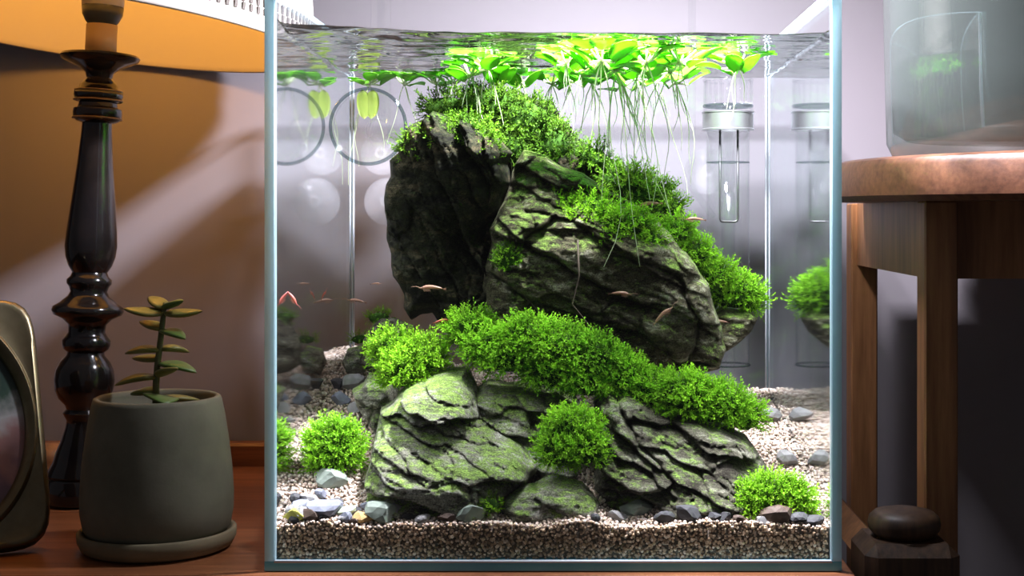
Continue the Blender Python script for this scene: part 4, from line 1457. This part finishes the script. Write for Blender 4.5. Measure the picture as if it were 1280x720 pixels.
FP = [
    ('leftmost floating plant with two drooping yellowish leaves above the glass ring', 462, 92, 7, .85, 7, .050, True),
    ('small floating plant right of the glass ring', 505, 93, 6, .8, 5, .03, False),
    ('floating plant over the dark upper left stone', 545, 92, 7, .85, 5, .025, False),
    ('bright floating plant left of the middle cluster', 588, 78, 7, 1.0, 8, .05, False),
    ('floating plant with long roots trailing over the upper left stone', 622, 84, 7, .95, 9, .060, False),
    ('floating plant between the left plants and the big bright cluster', 652, 88, 6, .9, 6, .035, False),
    ('leftmost plant of the big bright floating cluster', 708, 62, 7, 1.0, 6, .03, False),
    ('front plant of the big bright floating cluster by the glass', 752, 54, 8, 1.15, 8, .05, False),
    ('plant with very long roots in the big bright floating cluster', 770, 68, 8, 1.15, 12, .085, False),
    ('plant at the front right of the big bright floating cluster', 808, 58, 8, 1.1, 9, .06, False),
    ('plant in the middle back of the big bright floating cluster', 795, 80, 7, 1.1, 10, .075, False),
    ('outermost plant on the right side of the bright cluster', 838, 72, 7, 1.1, 8, .05, False),
    ('rearmost plant of the big bright floating cluster', 740, 88, 7, 1.0, 9, .055, False),
    ('small plant behind the right end of the bright cluster', 845, 90, 6, .9, 6, .04, False),
    ('small floating plant over the back stone', 690, 91, 6, .9, 7, .04, False),
    ('small plant tucked under the front of the bright cluster', 728, 70, 7, 1.0, 5, .03, False),
    ('small plant between the long rooted plant and the cluster rear', 778, 90, 7, 1.0, 8, .06, False),
    ('plant with broad leaves in the centre of the bright cluster', 800, 68, 8, 1.2, 6, .03, False),
    ('plant at the right rear of the bright cluster', 822, 86, 7, 1.05, 8, .055, False),
    ('plant hugging the front glass right of the cluster front', 850, 60, 7, .95, 4, .02, False),
    ('small plant at the left rear of the bright cluster', 715, 86, 7, .95, 6, .045, False),
    ('bright small plant next to the left plants above dark moss', 610, 70, 7, .95, 6, .03, False),
    ('rearmost little plant above the dark moss', 568, 91, 7, .85, 5, .03, False),
    ('rightmost floating plant above the steel collar', 922, 66, 8, 1.0, 7, .035, False),
]
for k, (lab, px, py, n, sz, rn, rl, od) in enumerate(FP):
    plant(lab, px, py, n, sz, rn, rl, None, od, 40 + k)

# ------------------------------------------------------------------ glass outflow (ring at the left)
yo = .150
rc = Vector(P(460, 158, yo)); r0 = 47 * (D + yo) / F
lp = thing('glass_outflow', 'round glass outflow funnel facing forward at the upper left', 'filter pipe', tuple(rc))
pts = [rc + Vector((math.cos(a) * r0, 0, math.sin(a) * r0)) for a in np.linspace(0, 2 * PI, 72, endpoint=False)]
MB().tube(pts, .0011, 8, loop=True).out('glass_lip', M['glassrim'], lp)
MB().lathe([(r0, 0), (r0 * .93, .008), (r0 * .72, .020), (r0 * .48, .030), (r0 * .34, .037), (r0 * .30, .044), (r0 * .28, .044), (r0 * .32, .037), (r0 * .46, .0295), (r0 * .70, .0195), (r0 * .91, .0075)],
           tuple(rc), 56, closed=True, axis=(0, 1, 0)).out('glass_funnel', M['glassware'], lp)
bk_ = rc + Vector((0, .044, 0))
MB().tube([bk_, bk_ + Vector((0, .006, .001)), bk_ + Vector((0, .012, .006)), bk_ + Vector((0, .014, .014)), bk_ + Vector((0, .014, .06)), bk_ + Vector((0, .014, .14))], r0 * .28, 20, cap=False).out('glass_pipe', M['glassware'], lp)


def suction(label, px, py, rpx, y=IY1):
    c = Vector(P(px, py, y)); r = rpx * (D + y) / F
    t = thing('suction_cup', label, 'suction cup', tuple(c), 'suction cups on the tank glass')
    MB().lathe([(r, -.0006), (r * .98, .0008), (r * .7, .0030), (r * .35, .0055), (r * .30, .0062), (0, .0064), (0, .0050), (r * .3, .0045), (r * .7, .0016), (r * .95, -.0006)],
               (c.x, c.y - .0012, c.z), 40, axis=(0, -1, 0)).out('cup_disc', M['cup'], t)
    MB().lathe([(r * .26, .006), (r * .27, .009), (r * .16, .010), (r * .14, .008), (r * .14, .006)], (c.x, c.y - .0012, c.z), 24, closed=True, axis=(0, -1, 0)).out('cup_nub', M['cup'], t)


suction('white suction cup behind the lower half of the glass ring', 478, 192, 27)
suction('pale suction cup below the glass ring beside the dark stone', 485, 252, 30)
suction('clear suction cup left of the glass intake tube', 884, 214, 29)

# ------------------------------------------------------------------ glass intake with steel collar (right)
yi = .222
di = (D + yi) / F
ic = lambda px, py: Vector(P(px, py, yi))
ik = thing('glass_intake', 'glass intake tube with steel collar and dark wire loop at the right', 'filter pipe', tuple(ic(910, 456)))
zc0, zc1 = ic(0, 163).z, ic(0, 140).z
cxp = ic(910, 0).x
R1 = 33 * di
o = MB().lathe([(R1, 0), (R1, .0008), (R1 * .97, .0012), (R1 * .97, zc1 - zc0 - .0012), (R1, zc1 - zc0 - .0008), (R1, zc1 - zc0), (R1 * .80, zc1 - zc0), (R1 * .80, 0)],
               (cxp, yi, zc0), 56, closed=True).out('steel_collar', M['steel'], ik)
auto_smooth(o, 40)
Rg = 27 * di
zb = ic(0, 456).z
MB().lathe([(Rg, zb - zc0), (Rg, 0), (Rg - .0008, 0), (Rg - .0008, zb - zc0)], (cxp, yi, zc0), 48, closed=True).out('glass_tube', M['glassware'], ik)
R2 = 9 * di
MB().lathe([(R2, zb - zc0 - .03), (R2, 0), (R2 - .0007, 0), (R2 - .0007, zb - zc0 - .03)], (cxp, yi, zc0), 32, closed=True).out('inner_glass_tube', M['glassware'], ik)
for py, rr in ((456, Rg), (203, Rg * .98)):
    pts = [Vector((cxp + math.cos(a) * rr, yi + math.sin(a) * rr, ic(0, py).z)) for a in np.linspace(0, 2 * PI, 48, endpoint=False)]
    MB().tube(pts, .0007 if py > 300 else .0004, 6, loop=True).out('glass_rim_ring', M['glassrim'], ik)
u0, u1 = ic(899, 163), ic(921, 163)
lz = ic(0, 277).z
MB().tube([(u0.x, yi - .006, u0.z), (u0.x, yi - .006, lz + .002), (u0.x + .0006, yi - .006, lz + .0005), (u0.x + .002, yi - .006, lz), (u1.x - .002, yi - .006, lz), (u1.x - .0006, yi - .006, lz + .0005), (u1.x, yi - .006, lz + .002), (u1.x, yi - .006, u1.z)],
          .0008, 8).out('wire_loop', M['wire'], ik)
# skimmer crown with slots
zt = ic(0, 140).z
zs_top = ZW - .004
for k in range(22):
    a = 2 * PI * k / 22
    MB().tube([(cxp + math.cos(a) * R1 * .9, yi + math.sin(a) * R1 * .9, zt), (cxp + math.cos(a) * R1 * .9, yi + math.sin(a) * R1 * .9, zs_top)], .0008, 5).out('skimmer_tooth', M['glassware'], ik)
for zz, m in ((zt + .004, M['glassrim']), (zs_top, M['glassware'])):
    pts = [Vector((cxp + math.cos(a) * R1 * .9, yi + math.sin(a) * R1 * .9, zz)) for a in np.linspace(0, 2 * PI, 40, endpoint=False)]
    MB().tube(pts, .0011, 6, loop=True).out('skimmer_ring', m, ik)
hp = ic(868, 0).x
MB().tube([(cxp - R1 * .5, yi + .012, zb + .10), (hp, yi + .020, zb + .12), (hp, yi + .020, ZW - .01), (hp, yi + .020, ZT + .03)], .0024, 12).out('glass_pipe', M['glassware'], ik)

# ------------------------------------------------------------------ shrimps
def shrimp(label, px, py, dep, lpx, ang, face=1, red=False):
    c = Vector(P(px, py, dep))
    L0 = lpx * (D + dep) / F
    t = thing('shrimp', label, 'shrimp', tuple(c), 'small shrimps in the tank')
    ca, sa = math.cos(math.radians(ang)), math.sin(math.radians(ang))

    def W(x, y, z):
        x *= face
        return c + Vector((x * ca - z * sa, y, x * sa + z * ca)) * L0
    m = M['shrimp_red'] if red else M['shrimp']
    body = [(-.42, .0), (-.36, .025), (-.22, .05), (-.05, .075), (.10, .08), (.24, .07), (.36, .04), (.46, .03), (.56, .035)]
    rad = [.022, .04, .058, .075, .085, .085, .065, .03, .008]
    MB().tube([W(x, 0, z) for x, z in body], [r * L0 for r in rad], 10).out('body', m, t)
    fan = MB()
    for k in (-1, 0, 1):
        fan.add([W(-.40, 0, .0), W(-.56, .05 * k + .03, -.03 + .03 * k), W(-.60, .05 * k, -.02 + .04 * k), W(-.56, .05 * k - .03, .0 + .03 * k),
                 W(-.42, 0, -.012)], [(0, 1, 2, 3), (4, 3, 2, 1), (0, 4, 1), (0, 3, 4)])
    fan.out('tail_fan', m, t)
    lg = MB()
    for k in range(5):
        for s in (-1, 1):
            x = .08 + k * .06
            lg.tube([W(x, s * .04, .03), W(x + .03, s * .08, -.05), W(x - .02, s * .09, -.11)], .007 * L0, 4)
    for k in range(4):
        lg.tube([W(-.28 + k * .08, 0, .0), W(-.30 + k * .08, 0, -.05)], .010 * L0, 4)
    lg.out('legs', m, t)
    an = MB()
    for s in (-1, 1):
        an.tube([W(.46, s * .02, .04), W(.66, s * .07, .10), W(.86, s * .12, .08)], .005 * L0, 4)
    an.out('antennae', m, t)
    ey = MB()
    for s in (-1, 1):
        ey.lathe([(0, -.02 * L0), (.017 * L0, -.008 * L0), (.017 * L0, .008 * L0), (0, .02 * L0)], W(.40, s * .06, .075), 8)
    ey.out('eyes', M['socket'], t)


shrimp('pale pink shrimp in front of the dark overhanging stone', 540, 361, .085, 30, 0, -1)
shrimp('red shrimp resting on gravel under the overhang', 552, 402, .085, 20, 10, 1, True)
shrimp('brown shrimp swimming by the left glass seam', 446, 377, .20, 22, -6, -1)
shrimp('tiny shrimp swimming above the brown one at left', 470, 355, .20, 12, 0, 1)
shrimp('red shrimp hanging close to the left glass', 364, 372, .03, 22, -55, 1, True)
shrimp('small red shrimp between the left glass and the seam', 405, 369, .12, 12, 60, 1, True)
shrimp('reddish shrimp swimming left of the wire loop', 869, 275, .12, 24, 0, -1)
shrimp('shrimp crawling upward on the shaded slab face', 829, 395, .070, 30, 40, 1)
shrimp('small shrimp on the slab face below the moss patch', 775, 368, .070, 26, -4, 1)
shrimp('brown shrimp on the moss ridge behind the slab', 812, 256, .145, 28, 8, -1)
shrimp('shrimp on the small jutting stone at right', 900, 403, .165, 22, 0, -1)
